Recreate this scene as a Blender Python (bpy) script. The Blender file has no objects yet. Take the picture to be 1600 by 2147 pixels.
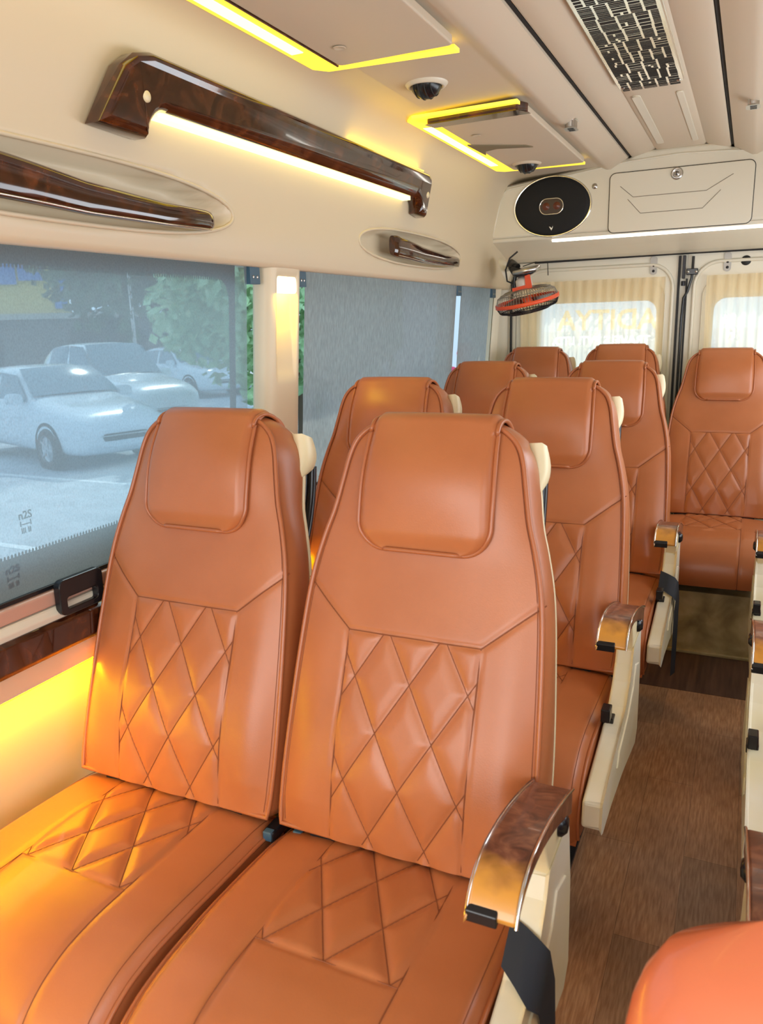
import bpy, bmesh, math, random
from mathutils import Vector, Matrix
random.seed(7)
PI = math.pi
sc = bpy.context.scene
COL = sc.collection

# ------------------------------------------------------------------ camera
CAMZ = 1.25
yaw, pitch, roll, FPX = 0.441716, 0.239343, -0.0290556, 1620.1
def cam_axes():
    cy, sy = math.cos(yaw), math.sin(yaw)
    f = Vector((-sy, cy, 0)); r = Vector((cy, sy, 0)); u = Vector((0, 0, 1))
    f2 = f*math.cos(pitch) - u*math.sin(pitch); u2 = u*math.cos(pitch) + f*math.sin(pitch)
    r3 = r*math.cos(roll) + u2*math.sin(roll); u3 = u2*math.cos(roll) - r*math.sin(roll)
    return r3, u3, f2
r3, u3, f3 = cam_axes()
cd = bpy.data.cameras.new('camera'); cam = bpy.data.objects.new('camera', cd); COL.objects.link(cam)
cd.sensor_fit = 'VERTICAL'; cd.sensor_height = 36.0; cd.lens = 36.0*FPX/2147.0
cd.clip_start = 0.02; cd.clip_end = 300
M = Matrix((( r3.x, u3.x, -f3.x, 0), (r3.y, u3.y, -f3.y, 0), (r3.z, u3.z, -f3.z, CAMZ), (0, 0, 0, 1)))
cam.matrix_world = M
cd.dof.use_dof = True; cd.dof.focus_distance = 1.9; cd.dof.aperture_fstop = 9.0
sc.camera = cam

# ------------------------------------------------------------------ colour management, sky, sun, daylight
sc.view_settings.view_transform = 'Standard'; sc.view_settings.look = 'None'
sc.view_settings.gamma = 1.0; sc.view_settings.exposure = 0.0
sc.view_settings.use_curve_mapping = False
W = bpy.data.worlds.new('sky'); sc.world = W; W.use_nodes = True
bg = W.node_tree.nodes['Background']; bg.inputs[0].default_value = (0.66, 0.83, 1.0, 1); bg.inputs[1].default_value = 1.5

def lamp(name, kind, loc, rot, energy, color, **kw):
    d = bpy.data.lights.new(name, kind); d.energy = energy; d.color = color
    for k, v in kw.items(): setattr(d, k, v)
    o = bpy.data.objects.new(name, d); o.location = loc; o.rotation_euler = rot; COL.objects.link(o); return o
lamp('sun', 'SUN', (0, 0, 10), (math.radians(-38), math.radians(-22), 0), 3.2, (1.0, 0.95, 0.85), angle=0.01)
# daylight entering by the windscreen and by the windows of the right-hand wall
lamp('windscreen_daylight', 'AREA', (-0.29, -1.38, 1.25), (math.radians(90), 0, 0), 27, (1.0, 0.97, 0.93), shape='RECTANGLE', size=1.5, size_y=0.8)
lamp('side_window_daylight', 'AREA', (0.53, -0.25, 1.12), (0, math.radians(90), 0), 9, (0.86, 0.93, 1.0), shape='RECTANGLE', size=0.55, size_y=1.5)
lamp('side_window_daylight', 'AREA', (0.53, 2.25, 1.12), (0, math.radians(90), 0), 16, (0.95, 0.97, 1.0), shape='RECTANGLE', size=0.55, size_y=2.2)

# ------------------------------------------------------------------ materials
def mat(name, col, rough=0.5, metal=0.0, coat=0.0, spec=0.5, emis=None, estr=1.0, bump=None):
    m = bpy.data.materials.new(name); m.use_nodes = True
    b = m.node_tree.nodes['Principled BSDF']
    b.inputs['Base Color'].default_value = (*col, 1); b.inputs['Roughness'].default_value = rough
    b.inputs['Metallic'].default_value = metal; b.inputs['Coat Weight'].default_value = coat
    b.inputs['Specular IOR Level'].default_value = spec
    if emis: b.inputs['Emission Color'].default_value = (*emis, 1); b.inputs['Emission Strength'].default_value = estr
    nt = m.node_tree
    if bump:
        sc_, st, dist = bump
        tc = nt.nodes.new('ShaderNodeTexCoord'); n = nt.nodes.new('ShaderNodeTexNoise'); n.inputs['Scale'].default_value = sc_
        n.inputs['Detail'].default_value = 3
        bp = nt.nodes.new('ShaderNodeBump'); bp.inputs['Strength'].default_value = st; bp.inputs['Distance'].default_value = dist
        nt.links.new(tc.outputs['Object'], n.inputs['Vector']); nt.links.new(n.outputs['Fac'], bp.inputs['Height'])
        nt.links.new(bp.outputs['Normal'], b.inputs['Normal'])
    return m
def mottle(m, cols, scale, detail=4, distortion=0.0, stretch=(1, 1, 1), rough=None):
    nt = m.node_tree; b = nt.nodes['Principled BSDF']
    tc = nt.nodes.new('ShaderNodeTexCoord'); mp = nt.nodes.new('ShaderNodeMapping'); mp.inputs['Scale'].default_value = stretch
    n = nt.nodes.new('ShaderNodeTexNoise'); n.inputs['Scale'].default_value = scale; n.inputs['Detail'].default_value = detail
    n.inputs['Distortion'].default_value = distortion
    cr = nt.nodes.new('ShaderNodeValToRGB'); els = cr.color_ramp.elements
    while len(els) < len(cols): els.new(0.5)
    for e, (p, c) in zip(els, cols): e.position = p; e.color = (*c, 1)
    nt.links.new(tc.outputs['Object'], mp.inputs['Vector']); nt.links.new(mp.outputs['Vector'], n.inputs['Vector'])
    nt.links.new(n.outputs['Fac'], cr.inputs['Fac']); nt.links.new(cr.outputs['Color'], b.inputs['Base Color'])
    return m
LEATHER = mottle(mat('tan leather', (0.55, 0.19, 0.07), 0.36, spec=0.45, bump=(420, 0.12, 0.001)),
                 [(0.3, (0.42, 0.130, 0.042)), (0.7, (0.49, 0.163, 0.060))], 6)
LEATHER.node_tree.nodes['Principled BSDF'].inputs['Coat Weight'].default_value = 0.12
LEATHER.node_tree.nodes['Principled BSDF'].inputs['Coat Roughness'].default_value = 0.3
SEAM = mat('leather seam', (0.25, 0.070, 0.022), 0.6)
PIPE = mat('leather piping', (0.42, 0.13, 0.046), 0.33, coat=0.1)
CREAM = mat('cream moulded plastic', (0.68, 0.575, 0.405), 0.42, bump=(160, 0.04, 0.001))
CREAM2 = mat('ivory painted metal', (0.74, 0.69, 0.56), 0.35)
CEIL = mat('cream headliner', (0.66, 0.565, 0.43), 0.5, bump=(300, 0.04, 0.001))
SHELL = mat('seat shell plastic', (0.80, 0.70, 0.44), 0.4)
FRAMEW = mottle(mat('cream side frame plastic', (0.78, 0.72, 0.52), 0.33), [(0.35, (0.74, 0.66, 0.42)), (0.65, (0.80, 0.76, 0.62))], 5)
BLACK = mat('black plastic', (0.008, 0.009, 0.012), 0.25)
RUBBER = mat('black rubber', (0.012, 0.012, 0.013), 0.6)
WEB = mat('dark belt webbing', (0.016, 0.022, 0.034), 0.7)
CHROME = mat('chrome', (0.75, 0.74, 0.72), 0.12, metal=1)
STEEL = mat('brushed steel', (0.55, 0.53, 0.5), 0.28, metal=1)
DARKM = mat('dark steel', (0.03, 0.03, 0.035), 0.4, metal=0.6)
GAP = mat('dark joint', (0.012, 0.01, 0.008), 0.8)
SOFTGAP = mat('soft panel joint', (0.20, 0.16, 0.11), 0.8)
def burl(name, a, b, c, scale=9):
    m = mat(name, a, 0.09, coat=0.8, spec=0.6)
    return mottle(m, [(0.28, a), (0.5, b), (0.72, c)], scale, 6, 1.6)
BURL = burl('dark burl veneer', (0.016, 0.004, 0.002), (0.040, 0.010, 0.004), (0.13, 0.035, 0.010), 16)
BURL2 = burl('brown burl veneer', (0.07, 0.020, 0.010), (0.17, 0.055, 0.028), (0.32, 0.13, 0.065), 30)
BURL2.node_tree.nodes['Principled BSDF'].inputs['Roughness'].default_value = 0.3; BURL2.node_tree.nodes['Principled BSDF'].inputs['Coat Weight'].default_value = 0.25
# the front third of each armrest is worn to the amber underlayer
nt_ = BURL2.node_tree; b_ = nt_.nodes['Principled BSDF']; src = b_.inputs['Base Color'].links[0].from_socket
tc_ = nt_.nodes.new('ShaderNodeTexCoord'); sp_ = nt_.nodes.new('ShaderNodeSeparateXYZ'); nz_ = nt_.nodes.new('ShaderNodeTexNoise'); nz_.inputs['Scale'].default_value = 34
ad_ = nt_.nodes.new('ShaderNodeMath'); ad_.operation = 'MULTIPLY_ADD'; ad_.inputs[1].default_value = 0.05
mr_ = nt_.nodes.new('ShaderNodeMapRange'); mr_.inputs['From Min'].default_value = -0.175; mr_.inputs['From Max'].default_value = -0.215
mi_ = nt_.nodes.new('ShaderNodeMix'); mi_.data_type = 'RGBA'; mi_.inputs['B'].default_value = (0.62, 0.27, 0.035, 1)
nt_.links.new(tc_.outputs['Object'], sp_.inputs[0]); nt_.links.new(tc_.outputs['Object'], nz_.inputs['Vector'])
nt_.links.new(nz_.outputs['Fac'], ad_.inputs[0]); nt_.links.new(sp_.outputs['Y'], ad_.inputs[2]); nt_.links.new(ad_.outputs[0], mr_.inputs['Value'])
nt_.links.new(mr_.outputs[0], mi_.inputs['Factor']); nt_.links.new(src, mi_.inputs['A']); nt_.links.new(mi_.outputs['Result'], b_.inputs['Base Color'])
GOLD = mat('worn amber veneer', (0.72, 0.34, 0.05), 0.2, coat=0.6)
LED_Y = mat('amber light diffuser', (0.9, 0.7, 0.2), 0.5, emis=(1.0, 0.70, 0.01), estr=1.3)
LED_Y2 = mat('amber light core', (0.9, 0.8, 0.4), 0.5, emis=(1.0, 0.84, 0.30), estr=2.6)
LED_YW = mat('warm lamp', (1, 0.9, 0.6), 0.5, emis=(1.0, 0.84, 0.45), estr=3)
LED_W = mat('white tube light', (1, 1, 0.95), 0.5, emis=(1.0, 0.97, 0.88), estr=5)
LED_A = mat('amber strip light', (1, 0.7, 0.2), 0.5, emis=(1.0, 0.60, 0.0), estr=46)
GREY = mat('blue-grey trim', (0.05, 0.11, 0.16), 0.4)
RAIL = mat('rose-brown aluminium rail', (0.55, 0.33, 0.25), 0.35)
ORANGE = mat('orange plastic', (0.85, 0.10, 0.03), 0.35)
FRIT = mat('black frit band', (0.004, 0.005, 0.007), 0.5)

def glass(name, tint, gloss=0.08):
    m = bpy.data.materials.new(name); m.use_nodes = True; nt = m.node_tree; nt.nodes.clear()
    o = nt.nodes.new('ShaderNodeOutputMaterial'); t = nt.nodes.new('ShaderNodeBsdfTransparent'); g = nt.nodes.new('ShaderNodeBsdfGlossy')
    t.inputs[0].default_value = (*tint, 1); g.inputs['Roughness'].default_value = 0.02
    mx = nt.nodes.new('ShaderNodeMixShader'); mx.inputs[0].default_value = gloss
    nt.links.new(t.outputs[0], mx.inputs[1]); nt.links.new(g.outputs[0], mx.inputs[2]); nt.links.new(mx.outputs[0], o.inputs[0])
    return m
GLASS = glass('window glass', (0.86, 0.96, 1.0), 0.05)
def fabric(name, dif, trl, transp, ttint, scale, stretch, amount=0.25, seed=0):
    m = bpy.data.materials.new(name); m.use_nodes = True; nt = m.node_tree; nt.nodes.clear()
    N = nt.nodes.new; L = nt.links.new
    o = N('ShaderNodeOutputMaterial'); d = N('ShaderNodeBsdfDiffuse'); t = N('ShaderNodeBsdfTranslucent'); tr = N('ShaderNodeBsdfTransparent')
    tr.inputs[0].default_value = (*ttint, 1)
    tc = N('ShaderNodeTexCoord'); mp = N('ShaderNodeMapping'); mp.inputs['Scale'].default_value = stretch
    n = N('ShaderNodeTexNoise'); n.inputs['Scale'].default_value = scale; n.inputs['Detail'].default_value = 2
    L(tc.outputs['Object'], mp.inputs['Vector']); L(mp.outputs['Vector'], n.inputs['Vector'])
    mr = N('ShaderNodeMapRange'); mr.inputs['From Min'].default_value = 0.3; mr.inputs['From Max'].default_value = 0.7
    mr.inputs['To Min'].default_value = 1-amount; mr.inputs['To Max'].default_value = 1+amount
    L(n.outputs['Fac'], mr.inputs['Value'])
    for sh, c in ((d, dif), (t, trl)):
        vm = N('ShaderNodeVectorMath'); vm.operation = 'SCALE'; vm.inputs[0].default_value = c
        L(mr.outputs[0], vm.inputs['Scale']); L(vm.outputs[0], sh.inputs['Color'])
    a = N('ShaderNodeAddShader'); L(d.outputs[0], a.inputs[0]); L(t.outputs[0], a.inputs[1])
    mul = N('ShaderNodeMath'); mul.operation = 'MULTIPLY'; mul.inputs[1].default_value = transp; L(mr.outputs[0], mul.inputs[0])
    mx = N('ShaderNodeMixShader'); L(mul.outputs[0], mx.inputs[0]); L(a.outputs[0], mx.inputs[1]); L(tr.outputs[0], mx.inputs[2])
    L(mx.outputs[0], o.inputs[0]); return m
BLIND = fabric('grey mesh blind', (0.12, 0.115, 0.115), (0.33, 0.40, 0.41), 0.36, (0.84, 0.95, 1.0), 420, (1, 1, .6), 0.16)
BLIND2 = fabric('dense grey blind', (0.13, 0.125, 0.12), (0.235, 0.235, 0.215), 0.03, (0.7, 0.85, 1.0), 150, (1, 1, .3), 0.12)
CURT = fabric('sheer beige curtain', (0.50, 0.42, 0.28), (0.55, 0.49, 0.38), 0.40, (1.0, 0.98, 0.93), 60, (1, 1, .1), 0.08)

# ------------------------------------------------------------------ helpers
class MB:
    """collects geometry, links it as ONE mesh object"""
    def __init__(s): s.v = []; s.f = []; s.m = []; s.sm = []
    def add(s, vs, fs, mi=0, smooth=True):
        b = len(s.v); s.v += [tuple(v) for v in vs]
        for f in fs: s.f.append([i+b for i in f]); s.m.append(mi); s.sm.append(smooth)
        return s
    def box(s, x0, x1, y0, y1, z0, z1, mi=0):
        vs = [(x, y, z) for x in (x0, x1) for y in (y0, y1) for z in (z0, z1)]
        return s.add(vs, [(0, 1, 3, 2), (4, 6, 7, 5), (0, 4, 5, 1), (2, 3, 7, 6), (0, 2, 6, 4), (1, 5, 7, 3)], mi, False)
    def grid(s, rows, mi=0, smooth=True, wrap=False):
        n = len(rows); k = len(rows[0]); vs = [p for r in rows for p in r]; fs = []
        for i in range(n-1):
            for j in range(k if wrap else k-1):
                j2 = (j+1) % k
                fs.append((i*k+j, i*k+j2, (i+1)*k+j2, (i+1)*k+j))
        return s.add(vs, fs, mi, smooth)
    def tube(s, pts, r, n=8, mi=0, closed=False, cap=True):
        pts = [Vector(p) for p in pts]; N = len(pts); rows = []
        prev = None
        for i, p in enumerate(pts):
            if closed: t = pts[(i+1) % N]-pts[i-1]
            else: t = pts[min(i+1, N-1)]-pts[max(i-1, 0)]
            if t.length < 1e-9: t = Vector((0, 0, 1))
            t.normalize()
            if prev is None:
                a = Vector((0, 0, 1)) if abs(t.z) < 0.9 else Vector((1, 0, 0)); u = t.cross(a).normalized()
            else:
                u = prev-t*prev.dot(t)
                u = u.normalized() if u.length > 1e-6 else t.orthogonal().normalized()
            prev = u; w = t.cross(u); rr = r[i] if isinstance(r, (list, tuple)) else r
            rows.append([p+(u*math.cos(2*PI*k/n)+w*math.sin(2*PI*k/n))*rr for k in range(n)])
        if closed: rows.append(rows[0])
        s.grid(rows, mi, True, True)
        if cap and not closed:
            b = len(s.v); s.v += [tuple(q) for q in rows[0]]+[tuple(q) for q in rows[-1]]
            s.f += [list(range(b+n-1, b-1, -1)), list(range(b+n, b+2*n))]; s.m += [mi, mi]; s.sm += [False, False]
        return s
    def lathe(s, prof, n=32, mi=0, mat4=None, sx=1, sy=1):
        rows = []
        for r, z in prof:
            row = []
            for k in range(n):
                v = Vector((r*math.cos(2*PI*k/n)*sx, r*math.sin(2*PI*k/n)*sy, z)); row.append(mat4 @ v if mat4 else v)
            rows.append(row)
        return s.grid(rows, mi, True, True)
    def prism(s, poly, axis, a0, a1, mi=0, smooth=False):
        """poly: 2d points; axis 'x': (y,z), 'y': (x,z), 'z': (x,y)"""
        def P(p, a): return {'x': (a, p[0], p[1]), 'y': (p[0], a, p[1]), 'z': (p[0], p[1], a)}[axis]
        n = len(poly); vs = [P(p, a0) for p in poly]+[P(p, a1) for p in poly]
        s.add(vs, [(i, (i+1) % n, n+(i+1) % n, n+i) for i in range(n)], mi, smooth)
        b = len(s.v); s.v += vs; s.f += [list(range(b+n-1, b-1, -1)), list(range(b+n, b+2*n))]; s.m += [mi, mi]; s.sm += [False, False]
        return s
    def mesh(s, name, mats):
        me = bpy.data.meshes.new(name); me.from_pydata(s.v, [], s.f); me.validate(verbose=False)
        for m in (mats if isinstance(mats, (list, tuple)) else [mats]): me.materials.append(m)
        if len(me.polygons) == len(s.f):
            for p, mi, sm in zip(me.polygons, s.m, s.sm): p.material_index = mi; p.use_smooth = sm
        bm = bmesh.new(); bm.from_mesh(me); bmesh.ops.recalc_face_normals(bm, faces=bm.faces); bm.to_mesh(me); bm.free()
        return me
    def build(s, name, mats, parent=None, bevel=0, seg=3, weld=False, sub=0):
        o = bpy.data.objects.new(name, s.mesh(name, mats)); COL.objects.link(o)
        if parent: o.parent = parent
        if weld or bevel:
            w = o.modifiers.new('weld', 'WELD'); w.merge_threshold = 0.00005
        if bevel:
            b = o.modifiers.new('bevel', 'BEVEL'); b.width = bevel; b.segments = seg; b.limit_method = 'ANGLE'; b.angle_limit = math.radians(35)
            b.harden_normals = False
        if sub:
            b = o.modifiers.new('sub', 'SUBSURF'); b.levels = sub; b.render_levels = sub
        return o
def tag(o, label, cat, group=None, kind=None):
    o['label'] = label; o['category'] = cat
    if group: o['group'] = group
    if kind: o['kind'] = kind
    return o
def struct(o): o['kind'] = 'structure'; return o
def thing(name, loc, label, cat, group=None, rz=0):
    o = bpy.data.objects.new(name, None); o.empty_display_size = 0.05; COL.objects.link(o); o.location = loc; o.rotation_euler = (0, 0, rz)
    return tag(o, label, cat, group)
def kids(o): return [c for c in bpy.data.objects if c.parent == o]
def copy_tree(o, parent=None):
    ch = kids(o); c = o.copy(); COL.objects.link(c); c.parent = parent
    for k in ch: copy_tree(k, c)
    return c
def lerp_tab(tab, x):
    if x <= tab[0][0]: return tab[0][1]
    for (a, va), (b, vb) in zip(tab, tab[1:]):
        if x <= b:
            t = (x-a)/(b-a); return va+(vb-va)*t
    return tab[-1][1]
def smooth_tab(tab, x):
    # Catmull-Rom on a table
    if x <= tab[0][0]: return tab[0][1]
    if x >= tab[-1][0]: return tab[-1][1]
    for i in range(len(tab)-1):
        a, va = tab[i]; b, vb = tab[i+1]
        if x <= b:
            t = (x-a)/(b-a)
            ma = (vb-tab[i-1][1])/(b-tab[i-1][0])*(b-a) if i else (vb-va)
            mb = (tab[i+2][1]-va)/(tab[i+2][0]-a)*(b-a) if i+2 < len(tab) else (vb-va)
            t2, t3 = t*t, t*t*t
            return (2*t3-3*t2+1)*va+(t3-2*t2+t)*ma+(-2*t3+3*t2)*vb+(t3-t2)*mb
def rrect(x0, x1, z0, z1, r, n=6):
    pts = []
    for cx, cz, a0 in ((x1-r, z1-r, 0), (x0+r, z1-r, 90), (x0+r, z0+r, 180), (x1-r, z0+r, 270)):
        for k in range(n+1):
            a = math.radians(a0+90*k/n); pts.append((cx+r*math.cos(a), cz+r*math.sin(a)))
    return pts
def plate_with_hole(mb, outer, hole, axis, a0, a1, mi=0):
    """outer and hole: same-length point loops; ring plate"""
    def P(p, a): return {'x': (a, p[0], p[1]), 'y': (p[0], a, p[1]), 'z': (p[0], p[1], a)}[axis]
    n = len(outer)
    L = [[P(p, a0) for p in outer], [P(p, a0) for p in hole], [P(p, a1) for p in hole], [P(p, a1) for p in outer]]
    mb.grid([[l[i] for l in L]+[L[0][i]] for i in list(range(n))+[0]], mi, False)
def rect_like(hole, x0, x1, z0, z1):
    """outer rectangle loop matching the vertices of a rounded-rect hole"""
    cx = sum(p[0] for p in hole)/len(hole); cz = sum(p[1] for p in hole)/len(hole)
    n = len(hole)//4; out = []
    for i, p in enumerate(hole):
        c = i//n; k = (i % n)/(n-1)
        corners = [((x1, p[1]), (x1, z1), (p[0], z1)), ((p[0], z1), (x0, z1), (x0, p[1])), ((x0, p[1]), (x0, z0), (p[0], z0)), ((p[0], z0), (x1, z0), (x1, p[1]))][c]
        out.append(corners[0] if k < 0.34 else corners[1] if k < 0.67 else corners[2])
    return out

# ================================================================== SHELL
XC = -0.293                      # centre line of the vehicle
def mx(x): return 2*XC-x
Y0, Y1 = -1.45, 3.72
def xw(z): return -1.125+(z-0.8)*0.075     # leaning window plane

# floor
FLOOR = mat('wood-look vinyl', (0.2, 0.1, 0.05), 0.38, bump=(90, 0.15, 0.001))
nt = FLOOR.node_tree; N = nt.nodes.new; L = nt.links.new; b = nt.nodes['Principled BSDF']
tc = N('ShaderNodeTexCoord'); mp = N('ShaderNodeMapping'); mp.inputs['Rotation'].default_value = (0, 0, PI/2); mp.inputs['Location'].default_value = (0.18, 0.05, 0)
br = N('ShaderNodeTexBrick'); br.inputs['Scale'].default_value = 1.0; br.inputs['Brick Width'].default_value = 0.62; br.inputs['Row Height'].default_value = 0.115
br.inputs['Mortar Size'].default_value = 0.0006; br.inputs['Color1'].default_value = (0.85, 0.85, 0.85, 1); br.inputs['Color2'].default_value = (1.2, 1.15, 1.1, 1); br.inputs['Mortar'].default_value = (0.55, 0.5, 0.5, 1)
L(tc.outputs['Object'], mp.inputs['Vector']); L(mp.outputs['Vector'], br.inputs['Vector'])
mp2 = N('ShaderNodeMapping'); mp2.inputs['Scale'].default_value = (1, 0.09, 1); g = N('ShaderNodeTexNoise'); g.inputs['Scale'].default_value = 210; g.inputs['Detail'].default_value = 5
L(tc.outputs['Object'], mp2.inputs['Vector']); L(mp2.outputs['Vector'], g.inputs['Vector'])
cr = N('ShaderNodeValToRGB'); cr.color_ramp.elements[0].position = 0.36; cr.color_ramp.elements[0].color = (0.33, 0.175, 0.095, 1)
cr.color_ramp.elements[1].position = 0.66; cr.color_ramp.elements[1].color = (0.50, 0.31, 0.19, 1); L(g.outputs['Fac'], cr.inputs['Fac'])
mxn = N('ShaderNodeMix'); mxn.data_type = 'RGBA'; mxn.blend_type = 'MULTIPLY'; mxn.inputs['Factor'].default_value = 1
L(cr.outputs['Color'], mxn.inputs['A']); L(br.outputs['Color'], mxn.inputs['B'])
st = N('ShaderNodeTexNoise'); st.inputs['Scale'].default_value = 3.2; st.inputs['Detail'].default_value = 3; L(tc.outputs['Object'], st.inputs['Vector'])
cr2 = N('ShaderNodeValToRGB'); cr2.color_ramp.elements[0].position = 0.35; cr2.color_ramp.elements[0].color = (0.7, 0.66, 0.62, 1); cr2.color_ramp.elements[1].position = 0.65; cr2.color_ramp.elements[1].color = (1.15, 1.12, 1.05, 1)
L(st.outputs['Fac'], cr2.inputs['Fac'])
mx2 = N('ShaderNodeMix'); mx2.data_type = 'RGBA'; mx2.blend_type = 'MULTIPLY'; mx2.inputs['Factor'].default_value = 1
L(mxn.outputs['Result'], mx2.inputs['A']); L(cr2.outputs['Color'], mx2.inputs['B']); L(mx2.outputs['Result'], b.inputs['Base Color'])
m = MB(); m.box(-1.17, mx(-1.17), Y0, 2.62, -0.06, 0.0); struct(m.build('floor', FLOOR))
FLOOR2 = mottle(mat('dark vinyl strip', (0.09, 0.045, 0.025), 0.4), [(0.35, (0.05, 0.022, 0.014)), (0.65, (0.11, 0.055, 0.035))], 60, 4, 0, (1, .06, 1))
m = MB(); m.box(-1.17, mx(-1.17), 2.62, Y1+0.05, -0.06, 0.001); struct(m.build('floor', FLOOR2))
# raised rear platform, worn olive-brown face
PLAT = mottle(mat('worn olive laminate', (0.2, 0.15, 0.06), 0.55), [(0.36, (0.17, 0.12, 0.045)), (0.52, (0.38, 0.30, 0.14)), (0.68, (0.60, 0.50, 0.28))], 7, 8, 0.3)
m = MB(); m.box(-1.13, mx(-1.13), 2.955, 3.66, 0.0, 0.245); m.box(-1.13, mx(-1.13), 2.945, 2.96, 0.0, 0.012)
struct(m.build('trim_1', PLAT, bevel=0.003))

# left wall: lower panels, sill, pillars around the windows
wins = [(-1.2, -0.15), (0.1, 1.70), (1.735, 3.005), (3.05, 3.56)]
m = MB()
m.box(-1.24, -1.155, Y0, Y1, -0.05, 0.66)                                # recessed lower panel
m.prism([(-1.105, 0.64), (-1.095, 0.70), (-1.10, 0.75), (-1.11, 0.785), (-1.20, 0.79), (-1.20, 0.655), (-1.155, 0.648), (-1.155, 0.64)], 'y', Y0, Y1)
m.box(-1.20, -1.11, Y0, Y1, 1.40, 1.50)
prev = Y0
for a, c in wins+[(Y1, Y1)]:
    if a > prev:
        m.add([(xw(0.79)-d, y, 0.79) for d in (0, .06) for y in (prev, a)]+[(xw(1.41)-d, y, 1.41) for d in (0, .06) for y in (prev, a)],
              [(0, 1, 5, 4), (2, 6, 7, 3), (0, 4, 6, 2), (1, 3, 7, 5)], 0, False)
    prev = c
struct(m.build('wall_left', CREAM))
# ivory sill + rose rail + burl belt trim
m = MB(); m.prism([(-1.13, 0.748), (-1.090, 0.748), (-1.088, 0.760), (-1.095, 0.772), (-1.13, 0.775)], 'y', Y0, 3.6); struct(m.build('trim_2', CREAM2, bevel=0.002))
m = MB(); m.prism([(-1.11, 0.694), (-1.082, 0.690), (-1.076, 0.700), (-1.080, 0.742), (-1.088, 0.750), (-1.11, 0.750)], 'y', Y0, 3.6); struct(m.build('trim_3', BURL, bevel=0.002))
# amber strip light under the ledge
m = MB(); m.box(-1.132, -1.112, -0.6, 3.3, 0.634, 0.6395); o = m.build('strip_light', LED_A); tag(o, 'glowing amber strip light under the window ledge, above the seat cushions', 'light')

# headliner side cove: swept profile with pressed-in hand recesses
prof = [(-1.118, 1.392), (-1.062, 1.386), (-1.045, 1.388), (-1.036, 1.400), (-1.032, 1.44), (-1.032, 1.52), (-1.022, 1.60), (-1.004, 1.68), (-0.988, 1.738), (-0.968, 1.782), (-0.950, 1.804), (-0.925, 1.814), (-0.86, 1.818)]
def resample(p, step):
    out = [p[0]]
    for a, c in zip(p, p[1:]):
        d = math.dist(a, c); k = max(1, int(d/step))
        for i in range(1, k+1): out.append((a[0]+(c[0]-a[0])*i/k, a[1]+(c[1]-a[1])*i/k))
    return out
def soften(p, it=6, keep=3):
    p = list(p)
    for _ in range(it):
        q = list(p)
        for i in range(keep, len(p)-1): q[i] = ((p[i-1][0]+2*p[i][0]+p[i+1][0])/4, (p[i-1][1]+2*p[i][1]+p[i+1][1])/4)
        p = q
    return p
pr = soften(resample(prof, 0.009), 10, 8)
recess = [(0.55, 1.47, 1.484, 0.056, 0.050), (2.09, 2.955, 1.484, 0.050, 0.046)]     # y0,y1,zc,hz,depth
def sstep(t): t = max(0, min(1, t)); return t*t*(3-2*t)
def cove_pt(x, z, y):
    if z > 1.40 and z < 1.60 and x < -1.0:
        for a, c, zc, hz, dp in recess:
            yc = (a+c)/2; hy = (c-a)/2
            e = (abs((y-yc)/hy)**2.6+abs((z-zc)/hz)**2.2)
            if e < 1.0: x -= dp*sstep((1.0-e)/0.33)
    return (x, y, z)
ys = []
y = Y0
while y < Y1: ys.append(y); y += 0.014 if 0.4 < y < 3.0 else 0.05
ys.append(Y1)
m = MB(); m.grid([[cove_pt(x, z, y) for x, z in pr] for y in ys]); struct(m.build('trim_4', CREAM))
m = MB(); m.grid([[(mx(x), y, z) for x, z in pr] for y in (Y0, Y1)]); struct(m.build('trim_5', CREAM))
# ceiling
half = [(-0.865, 1.818), (-0.80, 1.821), (-0.60, 1.826), (-0.585, 1.824), (-0.560, 1.812), (-0.545, 1.812), (-0.50, 1.836), (-0.482, 1.846), (-0.478, 1.90)]
cp = [(-0.478, 1.90), (-0.474, 1.90), (-0.470, 1.852), (-0.462, 1.848), (-0.425, 1.856), (-0.395, 1.866), (-0.383, 1.872), (-0.376, 1.866), (-0.340, 1.865), (-0.293, 1.864)]
full = half[:-1]+cp
full += [(mx(x), z) for x, z in reversed(full[:-1])]
m = MB(); m.grid([[(x, y, z) for x, z in full] for y in (Y0, 0.5, 1.5, 2.5, Y1)], smooth=True); o = m.build('ceiling', CEIL)
o.modifiers.new('es', 'EDGE_SPLIT').split_angle = math.radians(40); struct(o)
for i, xx in enumerate((-0.4765, mx(-0.4765))):
    m = MB(); m.box(xx-0.004, xx+0.004, Y0, 3.34, 1.852, 1.872); struct(m.build('trim_6', GAP))
m = MB(); m.box(-1.3, 0.8, Y0, Y1, 1.93, 1.96); m.box(-1.3, -1.10, Y0, Y1, 1.5, 1.96); m.box(0.52, 0.72, Y0, Y1, 1.5, 1.96); struct(m.build('roof', CREAM2))
# right wall with its (open) windows
m = MB()
XR = mx(-1.125)
m.box(XR, XR+0.06, Y0, Y1, -0.05, 0.80); m.box(XR, XR+0.06, Y0, Y1, 1.40, 1.55)
for a, c in ((Y0, -1.15), (0.62, 0.85), (3.3, Y1)): m.box(XR, XR+0.06, a, c, 0.8, 1.4)
struct(m.build('wall_right', CREAM))
# front bulkhead round the windscreen opening
m = MB(); hole = rrect(-1.08, 0.5, 0.85, 1.62, 0.08); plate_with_hole(m, rect_like(hole, -1.24, 0.66, -0.05, 1.95), hole, 'y', Y0-0.05, Y0); struct(m.build('wall_front', CREAM))

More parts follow.
